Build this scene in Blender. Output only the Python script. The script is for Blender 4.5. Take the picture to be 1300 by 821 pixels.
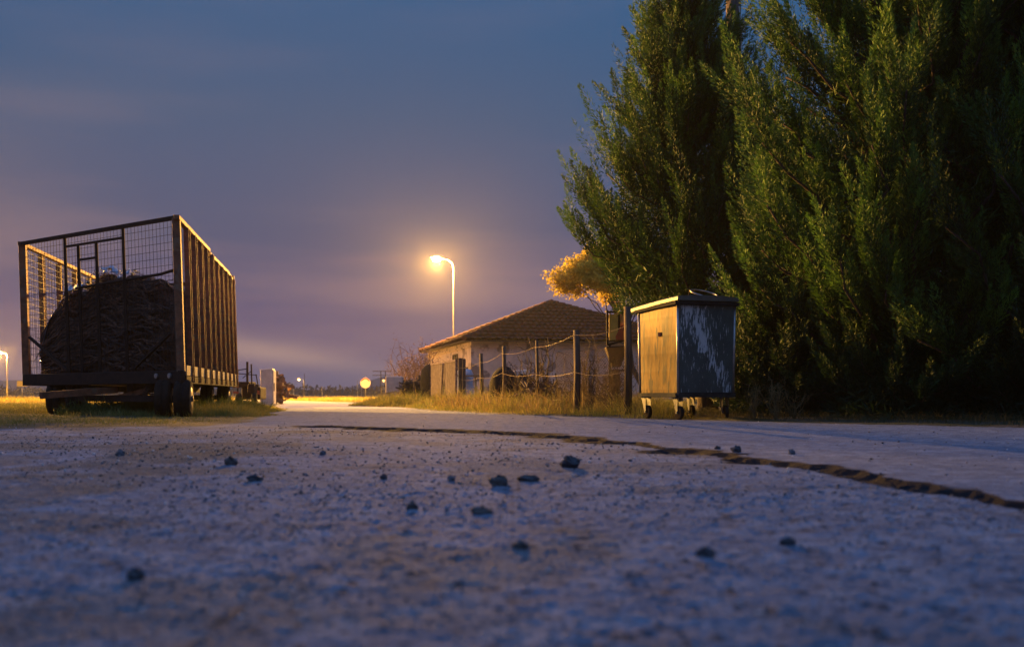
import bpy, math, random
import numpy as np
R = math.radians
random.seed(7); rng = np.random.default_rng(7)
for o in list(bpy.data.objects): bpy.data.objects.remove(o)
SC = bpy.context.scene
COL = SC.collection
CAMZ = 0.30; F = 1300.0; HY = 501.0
def W(px, py, d):                 # a point of the place at distance d along the street
    return ((px-650)/F*d, d, CAMZ+(HY-py)/F*d)
def V(*a): return np.array(a, dtype=float)

# ------------------------------------------------------------------ noise
def _hash(ix, iy, s):
    n = (ix*374761393 + iy*668265263 + s*1442695041).astype(np.int64) & 0x7fffffff
    n = ((n ^ (n >> 13)) * 1274126177) & 0x7fffffff
    return ((n ^ (n >> 16)) & 0xffff)/65535.0
def vnoise(x, y, s=0):
    ix = np.floor(x).astype(np.int64); iy = np.floor(y).astype(np.int64)
    fx = x-ix; fy = y-iy; fx = fx*fx*(3-2*fx); fy = fy*fy*(3-2*fy)
    a = _hash(ix, iy, s); b = _hash(ix+1, iy, s); c = _hash(ix, iy+1, s); d = _hash(ix+1, iy+1, s)
    return (a*(1-fx)+b*fx)*(1-fy)+(c*(1-fx)+d*fx)*fy
def fbm(x, y, s=0, o=4):
    t = 0; a = .5; n = 0
    for k in range(o):
        t = t + a*vnoise(x, y, s+k*17); n += a; x = x*2.03+11.3; y = y*2.03+5.1; a *= .5
    return t/n

# ------------------------------------------------------------------ materials
def newmat(name):
    m = bpy.data.materials.new(name); m.use_nodes = True
    nt = m.node_tree; b = nt.nodes['Principled BSDF']; return m, nt, b
def mat(name, c1, c2=None, scale=6, rough=.8, metal=0., bump=.0, bscale=40, spec=.5, lo=.35, hi=.65, stretch=None, c3=None, s3=20):
    m, nt, b = newmat(name)
    tc = nt.nodes.new('ShaderNodeTexCoord'); src = tc.outputs['Object']
    if stretch:
        mp = nt.nodes.new('ShaderNodeMapping'); mp.inputs['Scale'].default_value = stretch
        nt.links.new(src, mp.inputs['Vector']); src = mp.outputs['Vector']
    b.inputs['Roughness'].default_value = rough; b.inputs['Metallic'].default_value = metal
    b.inputs['Specular IOR Level'].default_value = spec
    if c2 is None: c2 = tuple(x*.7 for x in c1)
    n = nt.nodes.new('ShaderNodeTexNoise'); n.inputs['Scale'].default_value = scale; n.inputs['Detail'].default_value = 6
    n.inputs['Roughness'].default_value = .6
    nt.links.new(src, n.inputs['Vector'])
    r = nt.nodes.new('ShaderNodeValToRGB'); r.color_ramp.elements[0].position = lo; r.color_ramp.elements[1].position = hi
    r.color_ramp.elements[0].color = (*c2, 1); r.color_ramp.elements[1].color = (*c1, 1)
    nt.links.new(n.outputs['Fac'], r.inputs['Fac'])
    outc = r.outputs['Color']
    if c3 is not None:
        n3 = nt.nodes.new('ShaderNodeTexNoise'); n3.inputs['Scale'].default_value = s3; n3.inputs['Detail'].default_value = 5
        nt.links.new(src, n3.inputs['Vector'])
        r3 = nt.nodes.new('ShaderNodeValToRGB'); r3.color_ramp.elements[0].position = .56; r3.color_ramp.elements[1].position = .62
        nt.links.new(n3.outputs['Fac'], r3.inputs['Fac'])
        mx = nt.nodes.new('ShaderNodeMix'); mx.data_type = 'RGBA'
        nt.links.new(r3.outputs['Color'], mx.inputs['Factor']); nt.links.new(outc, mx.inputs['A']); mx.inputs['B'].default_value = (*c3, 1)
        outc = mx.outputs['Result']
    nt.links.new(outc, b.inputs['Base Color'])
    if bump:
        n2 = nt.nodes.new('ShaderNodeTexNoise'); n2.inputs['Scale'].default_value = bscale; n2.inputs['Detail'].default_value = 5
        nt.links.new(src, n2.inputs['Vector'])
        bp = nt.nodes.new('ShaderNodeBump'); bp.inputs['Strength'].default_value = bump; bp.inputs['Distance'].default_value = .02
        nt.links.new(n2.outputs['Fac'], bp.inputs['Height']); nt.links.new(bp.outputs['Normal'], b.inputs['Normal'])
    return m
def attrmat(name, rough=.8, trans=0., spec=.3, bump=0, bscale=80, vary=0, vscale=30):
    m, nt, b = newmat(name)
    a = nt.nodes.new('ShaderNodeAttribute'); a.attribute_name = 'col'
    src = a.outputs['Color']
    tc = nt.nodes.new('ShaderNodeTexCoord')
    if vary:
        n = nt.nodes.new('ShaderNodeTexNoise'); n.inputs['Scale'].default_value = vscale; n.inputs['Detail'].default_value = 7; n.inputs['Roughness'].default_value = .7
        nt.links.new(tc.outputs['Object'], n.inputs['Vector'])
        mr = nt.nodes.new('ShaderNodeMapRange'); mr.inputs['From Min'].default_value = .3; mr.inputs['From Max'].default_value = .7
        mr.inputs['To Min'].default_value = 1-vary; mr.inputs['To Max'].default_value = 1+vary
        nt.links.new(n.outputs['Fac'], mr.inputs['Value'])
        vm = nt.nodes.new('ShaderNodeVectorMath'); vm.operation = 'SCALE'
        nt.links.new(src, vm.inputs[0]); nt.links.new(mr.outputs['Result'], vm.inputs['Scale']); src = vm.outputs['Vector']
    nt.links.new(src, b.inputs['Base Color'])
    b.inputs['Roughness'].default_value = rough; b.inputs['Specular IOR Level'].default_value = spec
    if bump:
        n2 = nt.nodes.new('ShaderNodeTexNoise'); n2.inputs['Scale'].default_value = bscale; n2.inputs['Detail'].default_value = 6
        nt.links.new(tc.outputs['Object'], n2.inputs['Vector'])
        bp = nt.nodes.new('ShaderNodeBump'); bp.inputs['Strength'].default_value = bump; bp.inputs['Distance'].default_value = .01
        nt.links.new(n2.outputs['Fac'], bp.inputs['Height']); nt.links.new(bp.outputs['Normal'], b.inputs['Normal'])
    if trans:
        t = nt.nodes.new('ShaderNodeBsdfTranslucent'); nt.links.new(src, t.inputs['Color'])
        mx = nt.nodes.new('ShaderNodeMixShader'); mx.inputs[0].default_value = trans
        nt.links.new(b.outputs[0], mx.inputs[1]); nt.links.new(t.outputs[0], mx.inputs[2])
        nt.links.new(mx.outputs[0], nt.nodes['Material Output'].inputs['Surface'])
    return m
def emit(name, c, s):
    m, nt, b = newmat(name)
    b.inputs['Base Color'].default_value = (.8, .8, .8, 1)
    b.inputs['Emission Color'].default_value = (*c, 1); b.inputs['Emission Strength'].default_value = s
    return m
SODIUM = (1., .49, .09)
M = dict(
 rust=mat('rusty steel', (.36,.13,.05), (.15,.06,.026), 9, .62, .35, .5, 60, c3=(.24,.13,.07), s3=7),
 darkrust=mat('dark and shaded rusty steel', (.055,.027,.016), (.025,.015,.011), 8, .85, .0, .2, 50, spec=.2),
 paleboard=mat('worn painted steel board', (.42,.3,.22), (.2,.12,.08), 14, .6, .1, .4, 60, c3=(.1,.04,.02), s3=12),
 wire=mat('grey weld mesh', (.06,.045,.04), (.035,.025,.02), 20, .6, .5),
 rubber=mat('tyre rubber', (.016,.013,.011), (.034,.025,.018), 15, 1., 0, .3, 60, spec=.1),
 rim=mat('rim steel', (.22,.17,.12), (.1,.06,.04), 12, .55, .5),
 brush=mat('dark brushwood', (.15,.07,.035), (.04,.02,.012), 20, .9, 0, .6, 30),
 plastic=mat('crumpled blue grey plastic sheet', (.35,.42,.52), (.14,.18,.25), 10, .3, 0, .9, 22),
 plaster=mat('old plaster', (.70,.56,.46), (.54,.43,.35), 2.2, .9, 0, .25, 25, c3=(.25,.19,.16), s3=1.6),
 tile=mat('clay roof tiles', (.16,.048,.032), (.065,.026,.02), 3.5, 1., 0, .3, 30, c3=(.05,.032,.028), s3=5, spec=.08),
 wood=mat('weathered wood', (.11,.075,.05), (.045,.03,.022), 5, .85, 0, .5, 30, stretch=(6,6,.6)),
 bark=mat('bark', (.075,.05,.035), (.035,.024,.018), 9, .9, 0, .8, 30, stretch=(3,3,.6)),
 white=mat('chalky white paint', (.68,.56,.46), (.5,.4,.33), 5, .6, 0, .1, 30),
 darkcloth=mat('black tarpaulin', (.022,.019,.018), (.01,.009,.009), 6, .9, 0, .5, 9, spec=.15),
 glass=mat('dark window glass', (.04,.05,.06), (.02,.025,.03), 4, .15),
 concrete=mat('concrete', (.3,.27,.24), (.2,.18,.16), 9, .9, 0, .4, 40),
 galv=mat('galvanised steel', (.45,.43,.4), (.3,.28,.26), 12, .4, .8, .1, 40),
 orange=mat('faded orange reflector', (.55,.12,.04), (.3,.06,.03), 9, .5),
 redwhite=mat('red paint', (.5,.09,.05), (.3,.05,.03), 9, .5),
 signyellow=mat('yellow sign face', (.75,.55,.12), (.6,.42,.1), 9, .45),
 stone=mat('dark stone', (.06,.058,.062), (.03,.028,.03), 30, .75, 0, .6, 60),
 tank=mat('pale blue plastic', (.4,.45,.5), (.28,.32,.37), 7, .5, 0, .2, 12),
 stone2=mat('brown stone', (.11,.09,.075), (.05,.042,.038), 30, .8, 0, .6, 60), stone3=mat('grey stone', (.14,.14,.15), (.07,.07,.075), 30, .8, 0, .6, 60),
 hill=mat('far hills', (.05,.05,.045), (.03,.03,.03), .01, 1),
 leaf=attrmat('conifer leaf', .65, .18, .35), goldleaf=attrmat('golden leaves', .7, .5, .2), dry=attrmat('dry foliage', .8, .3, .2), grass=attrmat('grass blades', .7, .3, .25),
 stonecol=attrmat('gravel stones', .8, 0, .3),
)

# ------------------------------------------------------------------ mesh building
def finish(name, me, m, parent=None, smooth=False):
    me.materials.append(m)
    if smooth: me.polygons.foreach_set('use_smooth', [True]*len(me.polygons))
    o = bpy.data.objects.new(name, me); COL.objects.link(o)
    if parent is not None:
        o.parent = parent
        o.matrix_parent_inverse = parent.matrix_basis.inverted()
    return o
def tag(o, label=None, cat=None, group=None, kind=None):
    if label: o['label'] = label
    if cat: o['category'] = cat
    if group: o['group'] = group
    if kind: o['kind'] = kind
    return o
def empty(name, loc, label, cat, group=None):
    o = bpy.data.objects.new(name, None); COL.objects.link(o); o.location = loc; o.empty_display_size = .2
    return tag(o, label, cat, group)
class MB:
    def __init__(s): s.v = []; s.f = []
    def add(s, vs, fs):
        b = len(s.v); s.v += [tuple(map(float, p)) for p in vs]; s.f += [tuple(b+i for i in f) for f in fs]; return s
    def hexa(s, p):                                       # 8 corners: bottom 4 ccw, top 4 ccw
        return s.add(p, [(3,2,1,0),(4,5,6,7),(0,1,5,4),(1,2,6,5),(2,3,7,6),(3,0,4,7)])
    def box(s, c, sz, ax=(1,0,0), ay=None):
        ax = V(*ax); ax = ax/np.linalg.norm(ax); az = V(0,0,1)
        ay = np.cross(az, ax) if ay is None else V(*ay); ay = ay/np.linalg.norm(ay); az = np.cross(ax, ay)
        c = V(*c); x, y, z = ax*sz[0]/2, ay*sz[1]/2, az*sz[2]/2
        return s.hexa([c-x-y-z, c+x-y-z, c+x+y-z, c-x+y-z, c-x-y+z, c+x-y+z, c+x+y+z, c-x+y+z])
    def bar(s, a, b, w, h=None, up=(0,0,1)):
        a, b = V(*a), V(*b); d = b-a; L = np.linalg.norm(d)
        if L < 1e-6: return s
        d /= L; u = V(*up)
        if abs(np.dot(u, d)) > .95: u = V(0,1,0) if abs(d[1]) < .9 else V(1,0,0)
        x = np.cross(d, u); x /= np.linalg.norm(x); y = np.cross(x, d)
        x, y = x*w/2, y*(h or w)/2
        return s.hexa([a-x-y, a+x-y, a+x+y, a-x+y, b-x-y, b+x-y, b+x+y, b-x+y])
    def tube(s, pts, r, n=8, cap=True):
        pts = [V(*p) for p in pts]; rs = r if hasattr(r, '__len__') else [r]*len(pts)
        b0 = len(s.v); prev = None; rings = []
        for i, p in enumerate(pts):
            t = pts[min(i+1, len(pts)-1)]-pts[max(i-1, 0)]; t = t/(np.linalg.norm(t)+1e-9)
            if prev is None:
                u = V(0,0,1) if abs(t[2]) < .9 else V(1,0,0); prev = np.cross(t, u)
            x = prev-np.dot(prev, t)*t; x /= np.linalg.norm(x); prev = x; y = np.cross(t, x)
            rings.append([p+rs[i]*(math.cos(2*math.pi*k/n)*x+math.sin(2*math.pi*k/n)*y) for k in range(n)])
        vs = [q for rg in rings for q in rg]; fs = []
        for i in range(len(pts)-1):
            for k in range(n):
                k2 = (k+1) % n; fs.append((i*n+k, i*n+k2, (i+1)*n+k2, (i+1)*n+k))
        if cap: fs += [tuple(reversed(range(n))), tuple((len(pts)-1)*n+k for k in range(n))]
        return s.add(vs, fs)
    def lathe(s, c, ax, prof, n=24):                      # prof: (distance along axis, radius)
        c = V(*c); ax = V(*ax); ax /= np.linalg.norm(ax)
        u = V(0,0,1) if abs(ax[2]) < .9 else V(1,0,0); x = np.cross(ax, u); x /= np.linalg.norm(x); y = np.cross(ax, x)
        vs = []; fs = []
        for (t, r) in prof:
            for k in range(n):
                a = 2*math.pi*k/n; vs.append(c+ax*t+r*(math.cos(a)*x+math.sin(a)*y))
        m = len(prof)
        for i in range(m-1):
            for k in range(n):
                k2 = (k+1) % n; fs.append((i*n+k, i*n+k2, (i+1)*n+k2, (i+1)*n+k))
        fs += [tuple(reversed(range(n))), tuple((m-1)*n+k for k in range(n))]
        return s.add(vs, fs)
    def blob(s, c, r, amp=.2, seed=0, n=12, flat=1., m=None):
        m = m or n//2+2; vs = []; fs = []
        rr = np.random.default_rng(seed); ph = rr.uniform(0, 6.28, 12)
        for i in range(m+1):
            th = math.pi*i/m
            for k in range(n):
                a = 2*math.pi*k/n
                d = 1+amp*(math.sin(2*a+ph[0]+2*th)*.5+math.sin(3*a+ph[1]-3*th)*.35+math.sin(5*th+ph[2]+a)*.3+math.sin(7*a+ph[3]+4*th)*.2)
                vs.append((c[0]+r[0]*d*math.sin(th)*math.cos(a), c[1]+r[1]*d*math.sin(th)*math.sin(a), c[2]+r[2]*d*math.cos(th)*flat))
        for i in range(m):
            for k in range(n):
                k2 = (k+1) % n; fs.append((i*n+k, (i+1)*n+k, (i+1)*n+k2, i*n+k2))
        return s.add(vs, fs)
    def build(s, name, m, parent=None, smooth=False):
        me = bpy.data.meshes.new(name); me.from_pydata(s.v, [], s.f); me.update()
        return finish(name, me, m, parent, smooth)
def bevel(o, w=.01, n=2):
    b = o.modifiers.new('bevel', 'BEVEL'); b.width = w; b.segments = n; b.limit_method = 'ANGLE'; return o
def npmesh(name, verts, k, cols, m, parent=None, faces=None, smooth=False):   # verts (N,3); k verts per face in order
    me = bpy.data.meshes.new(name); n = len(verts); me.vertices.add(n)
    me.vertices.foreach_set('co', verts.astype(np.float32).ravel())
    idx = np.arange(n, dtype=np.int32) if faces is None else faces.astype(np.int32).ravel()
    nf = len(idx)//k
    me.loops.add(len(idx)); me.loops.foreach_set('vertex_index', idx)
    me.polygons.add(nf); me.polygons.foreach_set('loop_start', np.arange(nf, dtype=np.int32)*k)
    try: me.polygons.foreach_set('loop_total', np.full(nf, k, np.int32))
    except Exception: pass
    if smooth: me.polygons.foreach_set('use_smooth', np.ones(nf, bool))
    me.update(calc_edges=True)
    if cols is not None:
        at = me.attributes.new('col', 'FLOAT_COLOR', 'POINT')
        c4 = np.ones((n, 4), np.float32); c4[:, :3] = cols; at.data.foreach_set('color', c4.ravel())
    return finish(name, me, m, parent)
def unit(a): return a/(np.linalg.norm(a, axis=-1, keepdims=True)+1e-9)
def blades(base, dirs, length, width, col, bend=0.):
    """one thin pointed two-triangle blade per base point"""
    n = len(base); side = unit(np.cross(dirs, rng.normal(size=(n, 3))))
    w = side*width[:, None]/2; mid = base+dirs*length[:, None]*.5
    tip = base+dirs*length[:, None]
    if bend: 
        sag = np.zeros((n, 3)); sag[:, :2] = rng.normal(size=(n, 2))*length[:, None]*bend; tip = tip+sag; tip[:, 2] -= np.abs(sag).sum(1)*.4
    if bend > .1:
        v = np.empty((n, 3, 3, 3))
        v[:, 0, 0] = base-w*.6; v[:, 0, 1] = base+w*.6; v[:, 0, 2] = mid+w*.8
        v[:, 1, 0] = base-w*.6; v[:, 1, 1] = mid+w*.8; v[:, 1, 2] = mid-w*.8
        v[:, 2, 0] = mid-w*.8; v[:, 2, 1] = mid+w*.8; v[:, 2, 2] = tip
        return v.reshape(-1, 3), np.repeat(col, 9, axis=0)
    v = np.empty((n, 2, 3, 3))
    v[:, 0, 0] = base-w*.6; v[:, 0, 1] = base+w*.6; v[:, 0, 2] = mid+w
    v[:, 1, 0] = base-w*.6; v[:, 1, 1] = mid+w; v[:, 1, 2] = tip
    return v.reshape(-1, 3), np.repeat(col, 6, axis=0)
def lerpcol(a, b, t): return np.array(a)[None, :]*(1-t[:, None])+np.array(b)[None, :]*t[:, None]

# ------------------------------------------------------------------ ground
# road outline (world metres): the street the camera lies on, running away to the left
ROADR = np.array([(40,-8),(16,-3),(7.6,4.0),(4.64,9.3),(2.54,11.8),(1.5,13.2),(-.3,16.2),(-1.25,19),(-2.0,22),(-2.6,24.5),(-4.3,27),(-4.9,32),(-6.2,40),(-14,60),(-40,90)])
ROADL = np.array([(-30,-8),(-14,-3),(-6.5,4),(-4.6,8.6),(-3.0,9.9),(-2.7,11.2),(-3.5,14.2),(-4.3,18.2),(-4.95,22),(-6.2,27),(-7.4,33),(-10,42),(-19,62),(-44,88)])
def edge_x(line, y): return np.interp(y, line[:, 1], line[:, 0])
# the broken joint between the rough strip and the smoother asphalt
CR = np.array([W(1420,676,2.25)[:2], W(1300,645,2.7)[:2], W(1200,622,3.2)[:2], W(1100,604,3.78)[:2], W(1000,590,4.35)[:2], W(930,580,4.9)[:2], W(870,572,5.5)[:2], W(790,562,6.4)[:2], W(700,553,7.4)[:2], W(640,549,8.1)[:2], W(570,546.5,8.6)[:2], W(470,544,9.1)[:2], W(400,541,9.8)[:2]])
def crack_d(x, y):
    best = np.full(x.shape, 1e9); sgn = np.zeros(x.shape)
    for (a, b) in zip(CR[:-1], CR[1:]):
        d = b-a; t = np.clip(((x-a[0])*d[0]+(y-a[1])*d[1])/(d@d), 0, 1)
        qx, qy = x-(a[0]+t*d[0]), y-(a[1]+t*d[1]); r = np.hypot(qx, qy); m = r < best
        best = np.where(m, r, best); sgn = np.where(m, np.sign(d[0]*qy-d[1]*qx), sgn)
    return best, sgn       # sgn < 0 : beyond (right of) the joint
def ground_h(x, y):
    ex_r = edge_x(ROADR, y); ex_l = edge_x(ROADL, y)
    wob = (fbm(x*1.3, y*1.3, 5, 3)-.5)*.9
    inside = np.minimum(ex_r-x+wob*.35, x-ex_l+wob)        # >0 on the road
    cd, sg = crack_d(x+(fbm(x*3, y*3, 9, 5)-.5)*.30, y+(fbm(x*3, y*3, 31, 5)-.5)*.30)
    beyond = (sg < 0) | (y > 9.6)
    near = 1/(1+np.exp(-(y-7.5)))                           # smoother far away
    rough = np.where(beyond, .0028, .0055*(1-near)+.003*near)
    h = (fbm(x*34, y*34, 1, 4)-.5)*rough*1.5+(fbm(x*5, y*5, 2, 3)-.5)*.0022+(fbm(x*1.1, y*1.1, 3, 3)-.5)*.012
    peb = np.clip(vnoise(x*62, y*62, 77)-.6, 0, 1)*np.clip(vnoise(x*3, y*3, 21)*2-.4, 0, 1)*.008*np.clip(7/np.maximum(y, 1), 0, 1)
    h = h+peb*np.where(beyond, .35, 1.)
    cw = (.05+.22*np.clip(fbm(x*2.6, y*2.6, 8, 4)-.28, 0, 1))*np.clip(y/4.5, .45, 1.6)
    crk = np.exp(-(cd/cw)**4)*np.clip((fbm(x*9, y*9, 41, 3))*2.6+.1, 0, 1.)
    h = h-crk*.024+((vnoise(x*17, y*17, 43) > .62)*vnoise(x*40, y*40, 44)*.009)*(crk > .2)
    # second, shallow curved groove in front
    gy = 3.05+.28*np.sin((x-.2)*1.6); g2 = np.exp(-((y-gy)/.04)**2)*((x > .15) & (x < 1.5))*.5
    h = h-g2*.008*np.clip(fbm(x*4, y*4, 55)*3-.8, 0, 1)
    off = np.clip(-inside, 0, 1.2)
    h = h+np.where(inside < 0, .012*np.clip(off*3, 0, 1)+(fbm(x*3, y*3, 51)-.5)*.03*np.clip(off*2, 0, 1), 0)
    return h, inside, beyond, crk, g2
ny, nx = 1080, 1150
yy = .7*np.exp(np.linspace(0, math.log(42/.7), ny)); uu = np.linspace(-1, 1, nx); uu = np.sign(uu)*np.abs(uu)**1.35
X = uu[None, :]*(3.2+.66*yy[:, None]); Y = np.repeat(yy[:, None], nx, 1)
H, INS, BEY, CRK, G2 = ground_h(X, Y)
n1 = fbm(X*2.1, Y*2.1, 61, 5); n2 = fbm(X*14, Y*14, 71, 5); n3 = fbm(X*.7, Y*.7, 81, 4); n4 = fbm(X*60, Y*60, 91, 3)
asph = np.array((.21, .245, .31)); pale = np.array((.32, .36, .43)); brown = np.array((.19, .15, .11)); darkc = np.array((.055, .055, .06))
def mixc(a, b, t): return a*(1-t[..., None])+b*t[..., None]
C = mixc(np.broadcast_to(asph, X.shape+(3,)), pale, np.clip((n2-.4)*3, 0, 1))
C = C*(0.72+.56*n4[..., None])
C = mixc(C, brown, np.clip((n1-.53)*6, 0, .45)*np.where(BEY, .25, 1.))
C = mixc(C, darkc, np.clip((vnoise(X*47, Y*47, 99)-.74)*6, 0, .8)*np.where(BEY, .4, 1.))
C = mixc(C, np.array((.012, .012, .014)), np.clip(CRK*22, 0, .97)); C = mixc(C, np.array((.08, .07, .06)), np.clip(G2*1.0, 0, .35))
patch = np.clip((fbm(X*1.2, Y*1.2, 131, 4)-.55)*8, 0, 1)*np.clip((-X-0.3)/1.2, 0, 1)*(~BEY)
C = mixc(C, np.array((.10, .09, .06)), patch*.6)
farz = np.clip((Y-21.5)/1.5, 0, 1); C = mixc(C*(1-.12*np.clip((Y-8)/8, 0, 1)[..., None]), np.array((.62, .58, .54)), farz*.85)  # far stretch paler: lamplit road brightness put into the colour
soil = mixc(np.broadcast_to(np.array((.11, .085, .055)), X.shape+(3,)), np.array((.05, .055, .025)), np.clip((n1-.4)*4, 0, 1))
C = mixc(C, soil, np.clip(.5-INS*8+(n2-.5)*3, 0, 1))
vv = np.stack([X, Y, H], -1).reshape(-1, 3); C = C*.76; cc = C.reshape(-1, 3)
ii = np.arange(ny*nx).reshape(ny, nx)
q = np.stack([ii[:-1, :-1], ii[:-1, 1:], ii[1:, 1:], ii[1:, :-1]], -1).reshape(-1, 4)
onroad = (INS[:-1, :-1].ravel() > 0)
def sub(qs, name, m):
    used, inv = np.unique(qs.ravel(), return_inverse=True)
    return npmesh(name, vv[used], 4, cc[used], m, faces=inv.reshape(-1, 4), smooth=True)
M['road'] = attrmat('worn asphalt', .92, 0, .08, bump=1., bscale=170, vary=.4, vscale=110)
M['soil'] = attrmat('verge soil', .95, 0, .2, bump=.8, bscale=60, vary=.4, vscale=40)
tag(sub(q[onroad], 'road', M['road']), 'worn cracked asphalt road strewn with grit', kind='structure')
tag(sub(q[~onroad], 'verge', M['soil']), 'bare soil and thin grass beside the road', kind='structure')
# terrain sheet to the horizon
g = MB(); S = 6000
g.add([(-S,-300,-.07),(S,-300,-.07),(S,S,-.07),(-S,S,-.07)], [(0,1,2,3)])
tag(g.build('ground', mat('field soil', (.16,.13,.06), (.09,.09,.04), .3, .95, 0, .5, 3)), 'flat field running to the horizon', kind='structure')
# the road goes on beyond the detailed stretch
rd = MB(); ys = [41.5, 50, 60, 75, 90]; pts = []
for a in ys: pts += [(edge_x(ROADL, a)-.2, a, .0), (edge_x(ROADR, a), a, .0)]
rd.add(pts, [(2*i, 2*i+1, 2*i+3, 2*i+2) for i in range(len(ys)-1)])
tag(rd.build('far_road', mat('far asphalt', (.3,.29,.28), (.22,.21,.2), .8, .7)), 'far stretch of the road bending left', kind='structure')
# distant hills
hl = MB(); prof = []
for i in range(121):
    a = -1.25+2.5*i/120; d = 1600+120*math.sin(i*.9)
    h = 9+9*math.sin(i*.35+.6)+6*math.sin(i*.83)+4*math.sin(i*1.9)
    prof.append((d*math.tan(a) if abs(a) < 1.2 else d*2.4*math.copysign(1, a), d, max(4, h+5)))
vs = []; fs = []
for i, (x, y, h) in enumerate(prof):
    vs += [(x, y, -1), (x*1.05, y+60, h), (x*1.2, y+420, h*1.1), (x*1.3, y+800, -1)]
for i in range(len(prof)-1):
    for k in range(3): fs.append((i*4+k, i*4+4+k, i*4+5+k, i*4+1+k))
hl.add(vs, fs); tag(hl.build('hills', M['hill'], smooth=True), 'low dark hills along the horizon', kind='structure')

# ------------------------------------------------------------------ grit and stones
ICO = []; t = (1+5**.5)/2
iv = unit(np.array([(-1,t,0),(1,t,0),(-1,-t,0),(1,-t,0),(0,-1,t),(0,1,t),(0,-1,-t),(0,1,-t),(t,0,-1),(t,0,1),(-t,0,-1),(-t,0,1)], float))
ifc = np.array([(0,11,5),(0,5,1),(0,1,7),(0,7,10),(0,10,11),(1,5,9),(5,11,4),(11,10,2),(10,7,6),(7,1,8),(3,9,4),(3,4,2),(3,2,6),(3,6,8),(3,8,9),(4,9,5),(2,4,11),(6,2,10),(8,6,7),(9,8,1)])
N = 70000
gy = 1.0*np.exp(rng.uniform(0, math.log(15), N)); gx = rng.uniform(-1, 1, N)*(.9+.62*gy)
keep = (fbm(gx*1.3, gy*1.3, 141, 3) > rng.uniform(.2, .65, N)); gx, gy = gx[keep], gy[keep]
gh, gi, gb, gc, gg = ground_h(gx, gy)
keep = (gi > -.6) & (~gb | (rng.uniform(0, 1, len(gx)) < .12)) & ((gc < .1) | (rng.uniform(0, 1, len(gx)) < .12)); gx, gy, gh = gx[keep], gy[keep], gh[keep]
n = len(gx); sz = .0012+.0046*rng.power(.3, n)**1.5*np.clip(gy/3, .55, 1.6)
V3 = iv[None]*rng.uniform(.65, 1.25, (n, 12, 1))*sz[:, None, None]*rng.uniform(.7, 1.3, (n, 1, 3)); V3[..., 2] *= .7
V3 += np.stack([gx, gy, gh+sz*.35], -1)[:, None]
gcol = lerpcol((.055,.055,.06), (.30,.29,.28), rng.uniform(0, 1, n)**1.6); gcol[rng.uniform(0, 1, n) < .12] = (.3, .2, .13); gcol[rng.uniform(0, 1, n) < .1] = (.6, .58, .55)
FI = (ifc[None]+np.arange(n)[:, None, None]*12).reshape(-1, 3)
tag(npmesh('gravel', V3.reshape(-1, 3), 3, np.repeat(gcol, 12, 0), M['stonecol'], faces=FI), 'loose grit and small stones on the road', kind='stuff')
STONES = [
 (724,586,23,16,'largest dark stone lying in the middle of the road'),
 (633,609,24,15,'dark flat stone nearest the middle of the foreground'),
 (935,569,14,9,'dark stone just beyond the long crack'),
 (1005,573,10,7,'small dark stone beyond the crack, right of its neighbour'),
 (911,567,7,5,'tiny stone to the left of the stone beyond the crack'),
 (293,583,15,13,'upright dark stone on the left part of the road'),
 (323,606,20,9,'flat dark stone below the upright one at left'),
 (153,574,11,9,'dark stone near the grass edge at left'),
 (896,697,22,14,'blurred dark stone at the lower right foreground'),
 (523,639,15,12,'brownish stone in the lower centre foreground'),
 (487,604,9,8,'small stone left of the centre of the foreground'),
 (573,606,11,8,'small flat stone between two others near the centre'),
 (671,606,30,8,'long flat dark clod beside the central stone'),
 (611,645,30,10,'low brown clod in the lower centre foreground'),
 (1000,684,20,10,'blurred stone right of the blurred dark stone'),
 (410,574,8,7,'small dark stone on the road below the farm machine'),
 (172,725,26,14,'very blurred stone at the lower left edge'),
 (660,690,20,10,'faint dark stone at the bottom centre')]
for i, (px, py, w, h, lab) in enumerate(STONES):
    d = F*CAMZ/(py+h/2-HY); x = (px-650)/F*d
    z = float(ground_h(np.array([x]), np.array([d]))[0][0])
    wm, hm = w/F*d, h/F*d
    b = MB(); b.blob((x, d, z+hm*.26), (wm/2, wm*.42, hm*.58), .34, 100+i, 9)
    tag(b.build('stone', [M['stone'], M['stone2'], M['stone'], M['stone3']][i % 4]), lab, 'stone', 'stones lying on the road')

# ------------------------------------------------------------------ grass
def grass_patch(name, label, x, y, hgt, c1, c2, width=.006, tuft=5, spread=.06, tall=.0, z0=None, lean=.38, cb=None):
    tuft = int(tuft*1.7); n = len(x); x = np.repeat(x, tuft)+rng.normal(size=n*tuft)*spread; y = np.repeat(y, tuft)+rng.normal(size=n*tuft)*spread
    hh = np.repeat(hgt, tuft)*rng.uniform(.35, 1.1, n*tuft)
    if tall: hh = np.where(rng.uniform(0, 1, n*tuft) < .04, hh*(1+tall), hh)
    m = n*tuft; z = (ground_h(x, y)[0] if z0 is None else np.full(m, z0))-.01
    d = rng.normal(size=(m, 3))*lean; d[:, 2] = 1; d = unit(d)
    t = np.clip(rng.uniform(0, 1, m)*.7+.6*(fbm(x*1.5, y*1.5, 201)-.4), 0, 1)
    col = lerpcol(c1, c2, t)
    v, c = blades(np.stack([x, y, z], -1), d, hh, np.full(m, width*.62)*np.clip(y/13, .7, 3 if z0 is None else 9), col, .3)
    return tag(npmesh(name, v, 3, c, M['grass']), label, kind='stuff')
def scatter(n, x0, x1, y0, y1, cond=None):
    x = rng.uniform(x0, x1, n); y = y0+(y1-y0)*rng.uniform(0, 1, n)
    if cond is not None: k = cond(x, y); x, y = x[k], y[k]
    return x, y
inside = lambda x, y: ground_h(x, y)[1]
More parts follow.
